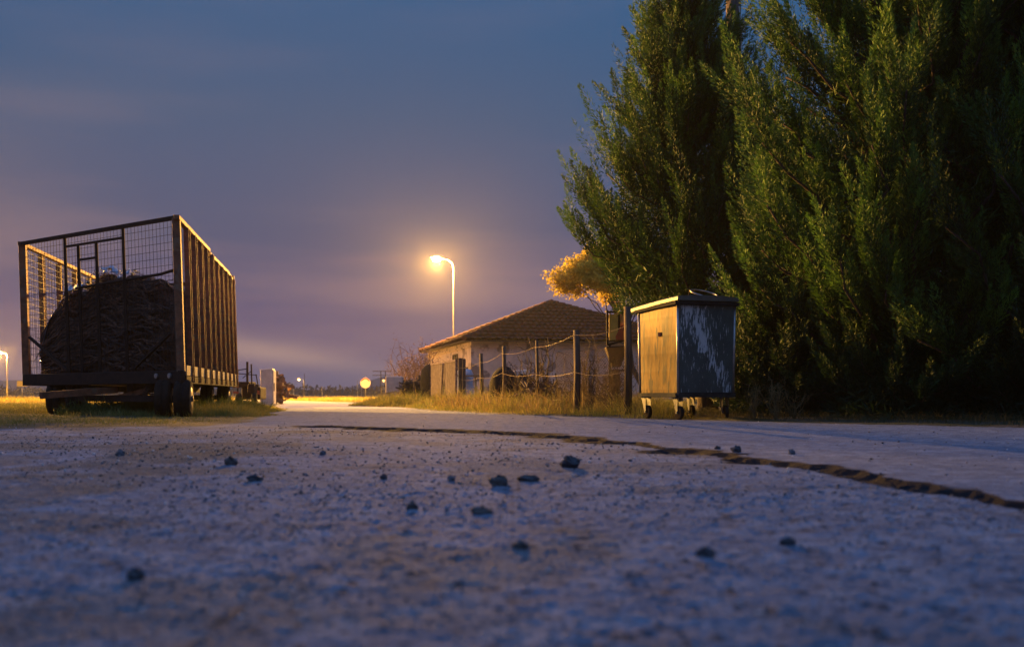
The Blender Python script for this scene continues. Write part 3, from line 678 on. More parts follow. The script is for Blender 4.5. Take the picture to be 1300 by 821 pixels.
# ------------------------------------------------------------------ refuse bin
NB = V(1.975, 12.2, 0); ev = V(-.371, .928, 0); eu = V(.928, .371, 0); LL, LW = .95, .80
def Bp(s, t_, z):            # s along the lit long side, t_ across; slight taper to the bottom
    k = .014*(1-(z-.29)/.97); cx, cy = LL/2, LW/2
    s2 = cx+(s*LL-cx)*(1-k*2); t2 = cy+(t_*LW-cy)*(1-k*2)
    return NB+ev*s2+eu*t2+V(0,0,z)
bn = empty('refuse_bin', tuple(NB+ev*LL/2+eu*LW/2), 'dark green wheeled metal refuse bin with scratched paint at the roadside', 'refuse bin')
def binpaint():
    m, nt, b = newmat('scratched green bin paint')
    tc = nt.nodes.new('ShaderNodeTexCoord'); L_ = nt.links.new
    n = nt.nodes.new('ShaderNodeTexNoise'); n.inputs['Scale'].default_value = 5; n.inputs['Detail'].default_value = 6; L_(tc.outputs['Object'], n.inputs['Vector'])
    r = nt.nodes.new('ShaderNodeValToRGB'); r.color_ramp.elements[0].position = .35; r.color_ramp.elements[1].position = .7
    r.color_ramp.elements[0].color = (.026,.046,.04,1); r.color_ramp.elements[1].color = (.05,.078,.066,1); L_(n.outputs['Fac'], r.inputs['Fac'])
    mp = nt.nodes.new('ShaderNodeMapping'); mp.inputs['Scale'].default_value = (52,52,8); mp.inputs['Rotation'].default_value = (0,R(24),0)
    L_(tc.outputs['Object'], mp.inputs['Vector'])
    n2 = nt.nodes.new('ShaderNodeTexNoise'); n2.inputs['Scale'].default_value = 1.1; n2.inputs['Detail'].default_value = 8; n2.inputs['Roughness'].default_value = .68; L_(mp.outputs[0], n2.inputs['Vector'])
    a = nt.nodes.new('ShaderNodeAttribute'); a.attribute_name = 'col'
    ad = nt.nodes.new('ShaderNodeMath'); ad.operation = 'ADD'; L_(n2.outputs['Fac'], ad.inputs[0]); L_(a.outputs['Fac'], ad.inputs[1])
    r2 = nt.nodes.new('ShaderNodeValToRGB'); r2.color_ramp.elements[0].position = .555; r2.color_ramp.elements[1].position = .62; L_(ad.outputs[0], r2.inputs['Fac'])
    mx = nt.nodes.new('ShaderNodeMix'); mx.data_type = 'RGBA'; L_(r2.outputs['Color'], mx.inputs['Factor']); L_(r.outputs['Color'], mx.inputs['A']); mx.inputs['B'].default_value = (.50,.50,.47,1)
    L_(mx.outputs['Result'], b.inputs['Base Color'])
    b.inputs['Roughness'].default_value = .42; b.inputs['Metallic'].default_value = .0; b.inputs['Specular IOR Level'].default_value = .6
    w = nt.nodes.new('ShaderNodeTexNoise'); w.inputs['Scale'].default_value = 3; w.inputs['Detail'].default_value = 4; L_(tc.outputs['Object'], w.inputs['Vector'])
    bp = nt.nodes.new('ShaderNodeBump'); bp.inputs['Strength'].default_value = .35; bp.inputs['Distance'].default_value = .03
    L_(w.outputs['Fac'], bp.inputs['Height']); L_(bp.outputs['Normal'], b.inputs['Normal'])
    return m
M['bin'] = binpaint(); M['binbase'] = mat('dark bin underframe', (.03,.035,.03), (.015,.016,.015), 9, .8, 0, .3, 30, spec=.2)
M['binpanel'] = mat('worn bin panel in lamplit gold', (.31,.155,.012), (.06,.038,.009), 2.4, .6, .0, .4, 5, spec=.2, lo=.3, hi=.62, stretch=(2.6,2.6,.6), c3=(.05,.033,.012), s3=5)  # lamplight's gold on the green bin put into the panel colour
# body: gridded faces so the scuff mask can follow the end face; the long sides carry shallow pressed ribs
def bin_face(name, fn, nu, nz, m, mask=None, outn=None):
    vs = []; cs = []
    for j in range(nz+1):
        for i in range(nu+1):
            uu_, z_ = i/nu, .31+(1.40-.31)*j/nz
            p = fn(uu_, z_); vs.append(p); cs.append(mask(uu_, (z_-.31)/1.09) if mask else 0)
    q_ = []
    for j in range(nz):
        for i in range(nu): k_ = j*(nu+1)+i; q_.append((k_, k_+1, k_+nu+2, k_+nu+1))
    vs = np.array(vs); cs = np.array(cs)
    return npmesh(name, vs, 4, np.repeat(cs[:, None], 3, 1), m, bn, faces=np.array(q_))
def rib(z): return .0012*max(0, math.sin((z-.31)*2*math.pi/.22))**6
def scuff(u, s):                      # u from the near corner to the far one
    d1 = abs(u-(.12+.85*(1-s)**1.1)); c = .13*math.exp(-(d1/.13)**2)+.05*math.sin(u*31+s*5)*math.sin(s*23+u*9) if s < .97 else 0
    if u < .16: c += .06*math.exp(-((s-.75)/.25)**2)
    c += .10*math.exp(-(abs(u-.42)/.10)**2)*(s > .45)
    if u > .9: c -= .1
    return c-.035
curve = lambda u: .03*math.sin(math.pi*u)
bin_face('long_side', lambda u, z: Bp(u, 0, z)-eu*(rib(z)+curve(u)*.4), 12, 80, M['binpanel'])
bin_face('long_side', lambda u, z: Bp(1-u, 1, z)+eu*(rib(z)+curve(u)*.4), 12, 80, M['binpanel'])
bin_face('end_side', lambda u, z: Bp(0, u, z)-ev*(rib(z)*.4), 60, 80, M['bin'], scuff)
bin_face('end_side', lambda u, z: Bp(1, 1-u, z)+ev*(rib(z)*.4), 12, 40, M['bin'])
b = MB(); b.hexa([Bp(.02,.02,.30),Bp(.98,.02,.30),Bp(.98,.98,.30),Bp(.02,.98,.30),Bp(.02,.02,.33),Bp(.98,.02,.33),Bp(.98,.98,.33),Bp(.02,.98,.33)])
b.bar(Bp(-.0,-.015,.30), Bp(1.0,-.015,.30), .05, .05); b.bar(Bp(0,1.015,.30), Bp(1,1.015,.30), .05, .05); b.bar(Bp(-.012,.0,.30), Bp(-.012,1,.30), .05, .06); b.bar(Bp(1.012,.0,.30), Bp(1.012,1,.30), .05, .06)
b.build('base_frame', M['binbase'], bn)
for (s, t_) in ((0,0),(1,0),(1,1),(0,1)):
    b = MB(); b.tube([Bp(s, t_, .30), Bp(s, t_, 1.405)], .017, 10); b.build('corner_edge', M['galv'], bn, True)
b = MB(); b.bar(Bp(-.03,-.03,1.395), Bp(1.03,-.03,1.36), .05, .035); b.bar(Bp(-.03,1.03,1.40), Bp(1.03,1.03,1.38), .05, .035); b.bar(Bp(-.03,-.03,1.395), Bp(-.03,1.03,1.40), .05, .04); b.bar(Bp(1.03,-.03,1.36), Bp(1.03,1.03,1.38), .05, .04)
b.build('top_rim', M['darkcloth'], bn)
# lid, sloping down to the far end
def Lp(s, t_, z): return NB+ev*(s*LL)+eu*(t_*LW)+V(0,0,z)
vs = []; nL = 10
for i in range(nL+1):
    s = -.06+1.22*i/nL; zc = 1.475-.060*max(0, (s+.06)/1.22)**1.4
    for (t_, dz) in ((-.045,-.05),(-.045,-.012),(-.03,.0),(.25,.018),(.75,.018),(1.02,.0),(1.04,-.045)): vs.append(Lp(s, t_, zc+dz))
fs = []
for i in range(nL):
    for k in range(7): a_, b_ = i*7+k, i*7+(k+1) % 7; fs.append((a_, b_, b_+7, a_+7))
fs += [tuple(range(7)), tuple(nL*7+k for k in reversed(range(7)))]
M['lid'] = mat('weathered bin lid', (.10,.085,.055), (.04,.04,.033), 4, .5, 0, .3, 20, spec=.6)
lid = MB().add(vs, fs).build('lid', M['lid'], bn)
b = MB(); hp = [Lp(.30+.14*math.cos(a_), .68+.22*math.sin(a_), 1.553+.055*math.cos(a_)-.012*math.sin(a_)) for a_ in np.linspace(0, 2*math.pi, 25)]
b.tube(hp, .008, 8, False); tag(b.build('wire_hoop', M['galv'], smooth=True), 'pale hoop of thick wire lying on the bin lid', 'hoop')
b = MB(); b.tube([Bp(.25,-.02,.93), Bp(.3,-.05,.93), Bp(.7,-.05,.93), Bp(.75,-.02,.93)], .009, 6); 
b = MB(); b.box(Bp(.42,-.025,1.04), (.07,.006,.05), tuple(ev)); b.build('sticker', mat('faded violet sticker', (.03,.012,.03), (.04,.02,.03), 30, 1., spec=.02), bn)
for (s, t_) in ((.08,.08),(.92,.08),(.92,.92),(.08,.92)):
    c = Bp(s, t_, 0)+V(0,0,.085)
    ax = V(.93,.37,0) if t_ < .5 else V(.98,.17,0)
    wd = V(-ax[1], ax[0], 0)
    wl = MB().lathe(c, ax, [(-.024,.05),(-.024,.075),(-.017,.084),(.017,.084),(.024,.075),(.024,.05)], 22).build('caster', M['rubber'], bn, True)
    bb = MB()
    for sg in (-1, 1):
        o_ = ax*.034*sg
        bb.hexa([c+o_-wd*.015-V(0,0,.01), c+o_+wd*.015-V(0,0,.01), c+o_*1.12+wd*.015-V(0,0,.01), c+o_*1.12-wd*.015-V(0,0,.01), c+o_-wd*.07+wd*.05+V(0,0,.185), c+o_+wd*.05+wd*.05+V(0,0,.185), c+o_*1.12+wd*.1+V(0,0,.185), c+o_*1.12-wd*.02+V(0,0,.185)])
    bb.box(c+V(0,0,.19)+wd*.04, (.1,.12,.014), tuple(ax)); bb.lathe(c, ax, [(-.045,.014),(.045,.014)], 10)
    me = bpy.data.meshes.new('fork'); me.from_pydata(bb.v, [], bb.f); me.update(); finish('fork', me, mat('fork paint', (.09,.10,.12), (.04,.04,.04), 30, .5, .3), wl)

# ------------------------------------------------------------------ house
HC = V(-1.76, 44, 0); hx = V(.972, .234, 0); hy = V(-.234, .972, 0); HWd, HDp, EZ = 10., 12., 2.66
def Hp(a, c, z): return HC+hx*a+hy*c+V(0,0,z)
hs = empty('house', tuple(Hp(HWd/2, HDp/2, 0)), 'low plastered house with hipped clay tile roof behind the fence', 'house')
b = MB(); b.hexa([Hp(0,0,-.1),Hp(HWd,0,-.1),Hp(HWd,HDp,-.1),Hp(0,HDp,-.1),Hp(0,0,EZ),Hp(HWd,0,EZ),Hp(HWd,HDp,EZ),Hp(0,HDp,EZ)]); b.build('wall', M['plaster'], hs)
b = MB(); b.bar(Hp(-.03,-.035,EZ-.28), Hp(HWd+.03,-.035,EZ-.28), .06, .07); b.bar(Hp(-.035,-.03,EZ-.28), Hp(-.035,HDp+.03,EZ-.28), .06, .07); b.build('cornice', M['plaster'], hs)
def slope(p00, p10, p11, p01, rows, cols):
    p00, p10, p11, p01 = map(lambda p: V(*p), (p00, p10, p11, p01))
    nrm = unit(np.cross(p10-p00, (p01+p11)/2-(p00+p10)/2)); vs = []; fs = []; n_ = cols*4
    L0 = np.linalg.norm(p10-p00)
    for r in range(rows):
        for e, up in ((0, .11), (1, .0)):
            s = (r+e*1.0)/rows
            a, c = p00+(p01-p00)*s, p10+(p11-p10)*s; Lr = np.linalg.norm(c-a); o_ = (L0-Lr)/2
            for i in range(n_+1):
                x_ = a+(c-a)*i/n_; ph = (o_+Lr*i/n_)/.27*2*math.pi
                vs.append(x_+nrm*(up+.028*math.sin(ph)+.01*math.sin(r*7.1+i*.7)))
    for r in range(rows*2-1):
        for i in range(n_): k_ = r*(n_+1)+i; fs.append((k_, k_+1, k_+n_+2, k_+n_+1))
    return vs, fs
ov = .38; PZ = 4.78; ez = EZ-.02
e0, e1, e2, e3 = Hp(-ov,-ov,ez), Hp(HWd+ov,-ov,ez), Hp(HWd+ov,HDp+ov,ez), Hp(-ov,HDp+ov,ez)
r0, r1 = Hp(HWd/2, HWd/2+.0, PZ), Hp(HWd/2, HDp-HWd/2, PZ)
b = MB()
for pp in ((e0,e1,r0,r0), (e3,e0,r0,r1), (e1,e2,r1,r0), (e2,e3,r1,r1)): b.add(*slope(*pp, 11, 36))
rf = b.build('roof', M['tile'], hs)
b = MB()
for a_, c_ in ((e0,r0),(e1,r0),(e2,r1),(e3,r1),(r0,r1)):
    n_ = int(np.linalg.norm(c_-a_)/.36)
    for i in range(n_):
        p, q_ = a_+(c_-a_)*i/n_, a_+(c_-a_)*(i+1.12)/n_
        b.tube([p+V(0,0,.07), q_+V(0,0,.05)], [.12, .09], 8)
me = bpy.data.meshes.new('r'); me.from_pydata(b.v, [], b.f); me.update(); finish('ridge_tiles', me, M['tile'], rf)
b = MB(); b.hexa([e0-V(0,0,.05),e1-V(0,0,.05),e2-V(0,0,.05),e3-V(0,0,.05),e0-V(0,0,.01),e1-V(0,0,.01),e2-V(0,0,.01),e3-V(0,0,.01)]); me = bpy.data.meshes.new('s'); me.from_pydata(b.v, [], b.f); me.update(); finish('soffit', me, M['wood'], rf)
def window(a0, a1, z0, z1, side):
    if side == 'front': P_ = lambda a, z, o_: Hp(a, -o_, z)
    else: P_ = lambda a, z, o_: Hp(-o_, a, z)
    b = MB()
    for (p, q_) in (((a0,z0),(a1,z0)),((a0,z1),(a1,z1)),((a0,z0),(a0,z1)),((a1,z0),(a1,z1)),(((a0+a1)/2,z0),((a0+a1)/2,z1))): b.bar(P_(*p, .02), P_(*q_, .02), .07, .07, up=tuple(hy if side == 'front' else hx))
    w_ = b.build('window', M['wood'] if side != 'front' else M['plaster'], hs)
    b = MB(); b.hexa([P_(a0,z0,-.02),P_(a1,z0,-.02),P_(a1,z0,.012),P_(a0,z0,.012),P_(a0,z1,-.02),P_(a1,z1,-.02),P_(a1,z1,.012),P_(a0,z1,.012)])
    me = bpy.data.meshes.new('p'); me.from_pydata(b.v, [], b.f); me.update(); finish('pane' if side != 'front' else 'infill', me, M['glass'] if side != 'front' else M['plaster'], w_)
window(3.1, 4.2, 1.25, 2.15, 'left'); window(4.2, 5.6, 1.2, 2.05, 'front'); window(7.6, 8.7, 1.1, 2.05, 'front')

# ------------------------------------------------------------------ gate, yard things
gt = empty('sheet_metal_gate', (-2.03, 30, 0), 'ribbed grey sheet metal gate standing open beside the dark barrel', 'gate')
ga, gb_ = V(-1.52, 28, 0), V(-2.5, 31.6, 0); gz = lambda k, z: ga+(gb_-ga)*k+V(0,0,z)
b = MB(); n_ = 60
vs = []; fs = []
for i in range(n_+1):
    o_ = V(-.96,-.27,0)*.02*math.sin(i*1.6)
    vs += [gz(i/n_, .10)+o_, gz(i/n_, 1.22)+o_]
for i in range(n_): fs.append((2*i, 2*i+2, 2*i+3, 2*i+1))
b.add(vs, fs).build('panel', mat('grey brown sheet', (.22,.17,.14), (.12,.09,.08), 7, .55, .4, .2, 20), gt)
b = MB(); b.bar(gz(0,1.24), gz(1,1.24), .05, .06); b.bar(gz(0,.06), gz(1,.06), .06, .08); b.bar(gz(0,.04), gz(0,1.26), .06, .06); b.bar(gz(1,.04), gz(1,1.26), .06, .06); b.bar(gz(.5,.1)+V(-.05,-.01,0), gz(.42,1.2)+V(-.05,-.01,0), .04, .05)
b.build('frame', M['paleboard'], gt)
b = MB(); b.tube([ga+V(.12,-.1,-.05), ga+V(.12,-.1,1.3)], .07, 10); b.tube([ga+V(.22,-.3,-.05), ga+V(.22,-.3,1.27)], .05, 10); tag(b.build('gate_post', M['wood'], None), 'dark double post at the right end of the metal gate', 'gate post')
def lump(name, px, py0, w, d, h, m, label, cat, seed, dep=None, amp=.12, group=None):
    x = (px-650)/F*d; b = MB(); b.blob((x, d, h*.42), (w/2, (dep or w)/2, h*.58), amp, seed, 26, m=18)
    return tag(b.build(name, m, smooth=True), label, cat, group)
b = MB(); b.lathe(((553-650)/F*33.5, 33.5, -.03), (0,0,1), [(0,.46),(.1,.5),(.9,.5),(1.15,.46),(1.3,.33),(1.37,.12)], 26); tag(b.build('covered_barrel', M['darkcloth'], smooth=True), 'black cloth covered barrel with rounded top behind the metal gate', 'barrel')
tk = empty('plastic_tank', ((590-650)/F*42.5, 42.5, 0), 'pale bluish plastic tank standing against the house corner', 'tank')
b = MB(); b.lathe(((590-650)/F*42.5, 42.5, -.02), (0,0,1), [(0,.36),(.3,.38),(.32,.35),(.7,.37),(.72,.34),(1.15,.36),(1.35,.28),(1.4,.13)], 24); b.build('body', M['tank'], tk, True)
b = MB(); b.lathe(((590-650)/F*42.5, 42.5, 1.38), (0,0,1), [(0,.14),(.06,.14),(.07,.1)], 16); b.build('cap', M['darkcloth'], tk, True)
b = MB(); b.box(((594-650)/F*42, 42, 1.08), (.95,.25,.05)); b.box(((585-650)/F*42, 42, .5), (.06,.2,1.1)); b.box(((604-650)/F*42, 42, .5), (.06,.2,1.1)); tag(b.build('bench', M['wood']), 'narrow dark plank table beside the plastic tank', 'table')
lump('tarpaulin_mound', 640, 0, .62, 21.5, .88, M['darkcloth'], 'black tarpaulin mound behind the fence left of the pale tub', 'tarpaulin', 31, amp=.08)
lump('tarpaulin_mound', 664, 0, .5, 22.5, .72, M['darkcloth'], 'lower black mound directly below the pale tub', 'tarpaulin', 32, amp=.1)
tb = MB(); c = V((666-650)/F*24, 24, .78)
tb.hexa([c+V(-.33,-.2,-.08),c+V(.33,-.2,-.08),c+V(.36,.2,-.08),c+V(-.3,.2,-.08),c+V(-.26,-.16,.09),c+V(.27,-.16,.11),c+V(.27,.16,.11),c+V(-.26,.16,.09)])
tb.box(c+V(0,0,-.45), (.5,.3,.72)); o = tb.build('upturned_tub', M['white']); bevel(o, .03, 3); tag(o, 'pale upturned plastic tub behind the black mound', 'tub')
# fence
fc = empty('wire_fence', (.1, 20, 0), 'wooden post fence with sagging wires in front of the house', 'fence')
FP = [((-.72,24), 1.27, .05), ((-.154,20), 1.25, .042), ((.44,18), 1.26, .03), ((.98,15.5), 1.28, .055), ((1.64,14.5), 1.55, .06)]
for (p, h, r) in FP:
    b = MB(); b.tube([(p[0], p[1], -.1), (p[0]+.01, p[1], h*.5), (p[0]-.005, p[1], h)], [r, r*.95, r*.85], 9); b.build('post', M['wood'], fc, True)
def wire(ks, zf):
    b = MB(); pts = []
    P_ = [V(-1.35, 27.5, 0)]+[V(p[0], p[1], 0) for (p, h, r) in FP]
    for i in range(len(P_)-1):
        for k_ in range(9):
            if i and k_ == 0: continue
            s = k_/8; q_ = P_[i]*(1-s)+P_[i+1]*s; q_[2] = zf(i+s)-.05*math.sin(math.pi*s); q_ += V(-.05,-.06,0); pts.append(q_)
    b.tube(pts, .003, 5); b.build('wire', M['rim'], fc)
wire(0, lambda s: np.interp(s, [0,1,2,3,4,5], [1.02,1.05,1.1,1.13,1.2,1.26])); wire(0, lambda s: np.interp(s, [0,1,2,3,4,5], [.72,.70,.72,.66,.64,.62]))
b = MB(); P0, P1 = V(.75,16.6,0), V(1.64,14.5,0); n_ = 46
for i in range(-18, n_):
    for sg in (1, -1):
        k0, k1 = i/n_, (i+18)/n_; z0, z1 = (.08,.98) if sg > 0 else (.98,.08)
        a_ = max(k0, 0); c_ = min(k1, 1)
        if c_ <= a_: continue
        za = z0+(z1-z0)*(a_-k0)/(k1-k0); zc = z0+(z1-z0)*(c_-k0)/(k1-k0)
        b.bar(P0+(P1-P0)*a_+V(-.05,-.08,za), P0+(P1-P0)*c_+V(-.05,-.08,zc), .003)
b.build('chain_link', M['darkrust'], fc)
# implement with lamp board and triangle
im = empty('farm_implement', (2.0, 18.4, 0), 'farm implement with lit panel and orange warning triangle left of the refuse bin', 'farm implement')
def I(px, py, d=18.4): return V(*W(px, py, d))
b = MB()
for (p, q_) in (((771,394),(771,438)),((771,438),(799,430)),((786,396),(786,432)),((771,396),(788,396)),((774,438),(774,498)),((797,430),(797,498)),((774,470),(797,470)),((799,396),(799,440)),((786,397),(803,397))): b.bar(I(*p), I(*q_), .035, .035)
b.build('frame', M['darkrust'], im)
b = MB(); b.box((I(779,398)+I(779,432))/2+V(0,.03,0), (.16,.02,.46)); b.build('panel', M['signyellow'], im)
b = MB(); b.box(I(794,412)+V(0,.06,0), (.2,.02,.42)); b.build('back_board', M['white'], im)
b = MB(); p0 = I(792,423)+V(0,-.03,0); tri = [(-.14,-.12),(.14,-.12),(.15,-.06),(.06,.13),(0,.16),(-.06,.13),(-.15,-.06)]
b.add([p0+V(x_,0,z_) for x_, z_ in tri]+[p0+V(x_,.02,z_) for x_, z_ in tri], [tuple(range(7)), tuple(reversed(range(7,14)))]+[(k_, (k_+1) % 7, (k_+1) % 7+7, k_+7) for k_ in range(7)]); b.build('warning_triangle', M['orange'], im)
b = MB(); c = I(783,450)+V(0,.12,0); b.hexa([c+V(-.08,-.1,-.22),c+V(.08,-.1,-.22),c+V(.08,.12,-.22),c+V(-.08,.12,-.22),c+V(-.2,-.18,.14),c+V(.2,-.18,.16),c+V(.2,.2,.16),c+V(-.2,.2,.14)]); bevel(b.build('hopper', M['darkrust'], im), .02)
b = MB(); b.lathe(I(784,486)+V(-.1,.1,0), (1,.1,0), [(0,.1),(0,.2),(.03,.22),(.09,.22),(.12,.2),(.12,.1)], 22); b.build('wheel', M['rubber'], im, True)
# utility pole behind the cypresses
b = MB(); b.tube([(3.93,18.1,-.1),(3.93,18.1,4),(3.9,18.1,10)], [.15,.14,.12], 14)
up_ = b.build('utility_pole', M['wood'], smooth=True); tag(up_, 'tall brown wooden utility pole rising between the cypresses', 'utility pole')
b = MB(); b.tube([(3.98,17.95,7.1),(4.02,17.9,6.6),(3.99,17.93,6.1)], .012, 6); b.box((4.05,17.93,6.75), (.07,.06,.22)); me = bpy.data.meshes.new('c'); me.from_pydata(b.v, [], b.f); me.update(); finish('cable_fitting', me, M['galv'], up_)

# ------------------------------------------------------------------ things behind the trailer
fm = empty('farm_machine', (-6.2, 24.5, 0), 'dark rusty farm machine parked behind the cage trailer', 'farm machine')
def Q(px, py, d=24.5): return V(*W(px, py, d))
b = MB(); b.box(Q(316,499)+V(0,.5,0), (.44,1.0,.30), (1,.1,0)); b.box(Q(309,488)+V(0,.3,0), (.3,.7,.14)); b.box(Q(323,493)+V(0,-.1,0), (.16,.5,.22)); o = b.build('body', M['darkrust'], fm); bevel(o, .03)
b = MB()
for (p, q_, r_) in (((314,459),(314,500),.045),((319,462),(320,500),.03),((300,470),(314,468),.022),((300,474),(326,476),.02),((308,480),(320,470),.015),((325,475),(329,496),.022),((302,470),(302,498),.025)): b.bar(Q(*p), Q(*q_), r_)
b.build('uprights', M['darkrust'], fm)
for (px, d) in ((303, 23.8), (323, 24.2)):
    b = MB(); b.lathe(((px-650)/F*d, d, .17), PA, [(-.06,.1),(-.06,.16),(-.04,.18),(.04,.18),(.06,.16),(.06,.1)], 22); b.build('wheel', M['rubber'], fm, True)
for (px, py, w, h) in ((299.5, 498, .13, .05), (299.5, 488, .13, .14), (328, 498, .05, .09)):
    b = MB(); c = Q(px, py, 23.4)
    for k in range(4): b.box(c+V(-w/2+w*(k+.5)/4,0,0), (w/6,.015,h))
    b.box(c+V(0,.012,-h/2+.012), (w,.012,.02)); b.build('reflector_board', M['redwhite'], fm)
cb = MB(); c0 = V(*W(343,515,27)); c0[2] = 0
def cbx(a, c_, z): return c0+V(1,.0,0)*a+sdir*c_+V(0,0,z)
cb.hexa([cbx(-.26,0,.0),cbx(0.06,0,.0),cbx(.06,1.1,.0),cbx(-.26,1.1,.0),cbx(-.26,0,.97),cbx(.06,0,1.0),cbx(.06,1.1,1.0),cbx(-.26,1.1,.97)])
wc = empty('metal_cabinet', tuple(c0), 'tall white metal cabinet standing beyond the farm machine', 'cabinet')
o = cb.build('body', M['white'], wc); bevel(o, .02)
b = MB(); b.hexa([cbx(.063,.05,.05),cbx(.085,.05,.05),cbx(.085,1.05,.05),cbx(.063,1.05,.05),cbx(.063,.05,.95),cbx(.085,.05,.95),cbx(.085,1.05,.95),cbx(.063,1.05,.95)]); dr = b.build('door', M['white'], wc); bevel(dr, .008)
b = MB(); b.bar(cbx(.1,.15,.4), cbx(.1,.15,.62), .02); me = bpy.data.meshes.new('h'); me.from_pydata(b.v, [], b.f); me.update(); finish('handle', me, M['galv'], dr)
def heap(name, label, cx, cy, wx, wy, h, n, m, seed, cat='heap', L=(.25,.8), thick=(.02,.06)):
    rr = np.random.default_rng(seed); b = MB()
    for i in range(n):
        t_ = rr.uniform(0, 1)**.7; z = h*t_*.9+.03; s = (1-t_*.75)
        p = V(cx+rr.normal()*wx*.4*s, cy+rr.normal()*wy*.4*s, z); d = rr.normal(size=3); d[2] *= .35; d = unit(d)*rr.uniform(*L)/2
        a_, c_ = p-d, p+d; a_[2] = max(a_[2], .02); c_[2] = max(c_[2], .02)
        b.bar(a_, c_, rr.uniform(*thick), rr.uniform(*thick))
    return tag(b.build(name, m), label, kind='stuff')
heap('scrap_debris', 'rusty scrap heaped beyond the white cabinet', -7.55, 33, .42, 1.0, .95, 120, mat('orange rust', (.34,.17,.08), (.15,.07,.03), 8, .7, .2), 51, L=(.15,.5), thick=(.02,.12))
heap('brushwood_debris', 'heap of broken branches left of the barrel', (520-650)/F*34, 34, 1.1, 1.2, .75, 150, M['wood'], 52, thick=(.015,.05))
heap('wood_debris', 'loose planks and sticks lying in the right verge grass', .6, 18.3, 1.6, 1.0, .5, 60, M['wood'], 53, L=(.2,.6), thick=(.012,.03))
for (px, t0, d, lb_) in ((533, 476, 34.5, 'tall dark stake left of the black covered barrel'), (536, 482, 34, 'thick leaning stake touching the black covered barrel'), (527, 484, 33.5, 'short dark stake among the branches left of the barrel')):
    b = MB(); b.tube([W(px, 512, d), W(px-.5, (512+t0)/2, d), W(px-1, t0, d)], [.055,.05,.04], 8); tag(b.build('stake', M['wood']), lb_, 'stake')
bx = MB(); c = V((501-650)/F*34, 34, .52); bx.box(c, (.55,.5,.78)); o = bx.build('white_crate', M['white']); bevel(o, .03); tag(o, 'white box on dark legs among the debris left of the barrel', 'box')
b = MB(); b.box(c-V(0,0,.43), (.7,.5,.1)); b.box(c+V(-.3,0,-.5), (.05,.05,.2)); b.box(c+V(.3,0,-.5), (.05,.05,.2)); tag(b.build('pallet', M['wood']), 'dark wooden pallet under the white box', 'pallet')

# ------------------------------------------------------------------ signs, poles, lamps
ds = 84.; rs = empty('round_road_sign', W(464, 506, ds), 'round road sign on a pale post at the end of the road', 'road sign')
rs.location.z = 0; x0 = (464-650)/F*ds
b = MB(); b.tube([(x0, ds, -.06), (x0, ds, 1.9)], .045, 8); b.build('post', M['galv'], rs, True)
b = MB(); b.lathe((x0, ds-.06, CAMZ+15/F*ds), (0,-1,0), [(0,.42),(.015,.43),(.03,.42)], 32); disc = b.build('disc', M['white'], rs, False); 
b = MB(); a_ = np.linspace(R(25), R(155), 14); cz = CAMZ+15/F*ds
vs = [(x0+.41*math.cos(t_), ds-.095, cz+.41*math.sin(t_)) for t_ in a_]+[(x0+.30*math.cos(t_), ds-.095, cz+.30*math.sin(t_)) for t_ in a_]
b.add(vs, [(i, i+1, i+15, i+14) for i in range(13)]); me = bpy.data.meshes.new('b'); me.from_pydata(b.v, [], b.f); me.update(); finish('red_band', me, M['redwhite'], disc)
ys_ = 80.; yx = (28-650)/F*ys_; sg = empty('yellow_road_sign', (yx, ys_, 0), 'small square yellow road sign in the meadow at the left edge', 'road sign')
b = MB(); b.tube([(yx, ys_, -.06), (yx, ys_, 1.25)], .035, 8); b.build('post', M['galv'], sg, True)
b = MB(); b.box((yx, ys_-.05, 1.17), (.72,.03,.42)); b.build('board', M['signyellow'], sg)
bulbs = emit('sodium lamp glow', (1., .66, .26), 60)
farbulb = emit('far sodium glow', (1., .42, .07), 5)
def street_lamp(label, x, y, h, arm, glow=.2, power=0, r=.07, side=-1, m=None):
    root = empty('street_lamp', (x, y, 0), label, 'street lamp', 'sodium street lamps')
    b = MB(); pts = [(x,y,-.1),(x,y,h*.5),(x,y,h-.62)]
    for k in range(1, 6): a_ = k/5*math.pi/2; pts.append((x+side*arm*.55*(1-math.cos(a_)), y, h-.62+.56*math.sin(a_)))
    pts.append((x+side*arm*.85, y, h+.02)); b.tube(pts, [r, r*.85, r*.7]+[r*.55]*6, 10); b.build('pole', M['galv'], root, True)
    hx_ = x+side*arm
    b = MB(); b.blob((hx_, y, h+.08), (.38,.16,.10), 0, 0, 18); hd = b.build('lamp_head', M['galv'], root, True)
    b = MB(); b.blob((hx_, y, h-.02), (glow,glow*.8,glow*.62), 0, 0, 18)
    me = bpy.data.meshes.new('bowl'); me.from_pydata(b.v, [], b.f); me.update(); finish('lamp_bowl', me, m or bulbs, hd, True)
    if power:
        l = bpy.data.lights.new('lamp_light', 'SPOT' if side > 0 else 'POINT'); l.energy = power; l.color = SODIUM
        if side > 0: l.spot_size = R(161); l.spot_blend = .25
        l.shadow_soft_size = .12
        lo = bpy.data.objects.new('lamp_light', l); COL.objects.link(lo); lo.location = (hx_, y, h-.32); lo.parent = root; lo.matrix_parent_inverse = root.matrix_basis.inverted()
    return root
PMAIN, PB, PL = 105000, 60000, 90000
street_lamp('brightest street lamp with curved arm rising behind the house', -3.42, 60, 8.3, 1.0, .27, PMAIN, r=.045)
street_lamp('street lamp on the left verge just outside the picture', -26, 36, 8.0, 1.2, .25, PB, side=1)
lb = [o for o in bpy.data.objects if o.name.startswith('street_lamp')][-1]
b = MB(); b.box((-25.4,35.7,7.25), (.34,.26,.2), (.87,-.45,0)); b.bar((-26,36,7.3),(-25.4,35.7,7.3),.05); fl = b.build('added_floodlight', M['galv'], lb)  # unseen floodlight added to brighten bin and cypresses while sparing the foreground
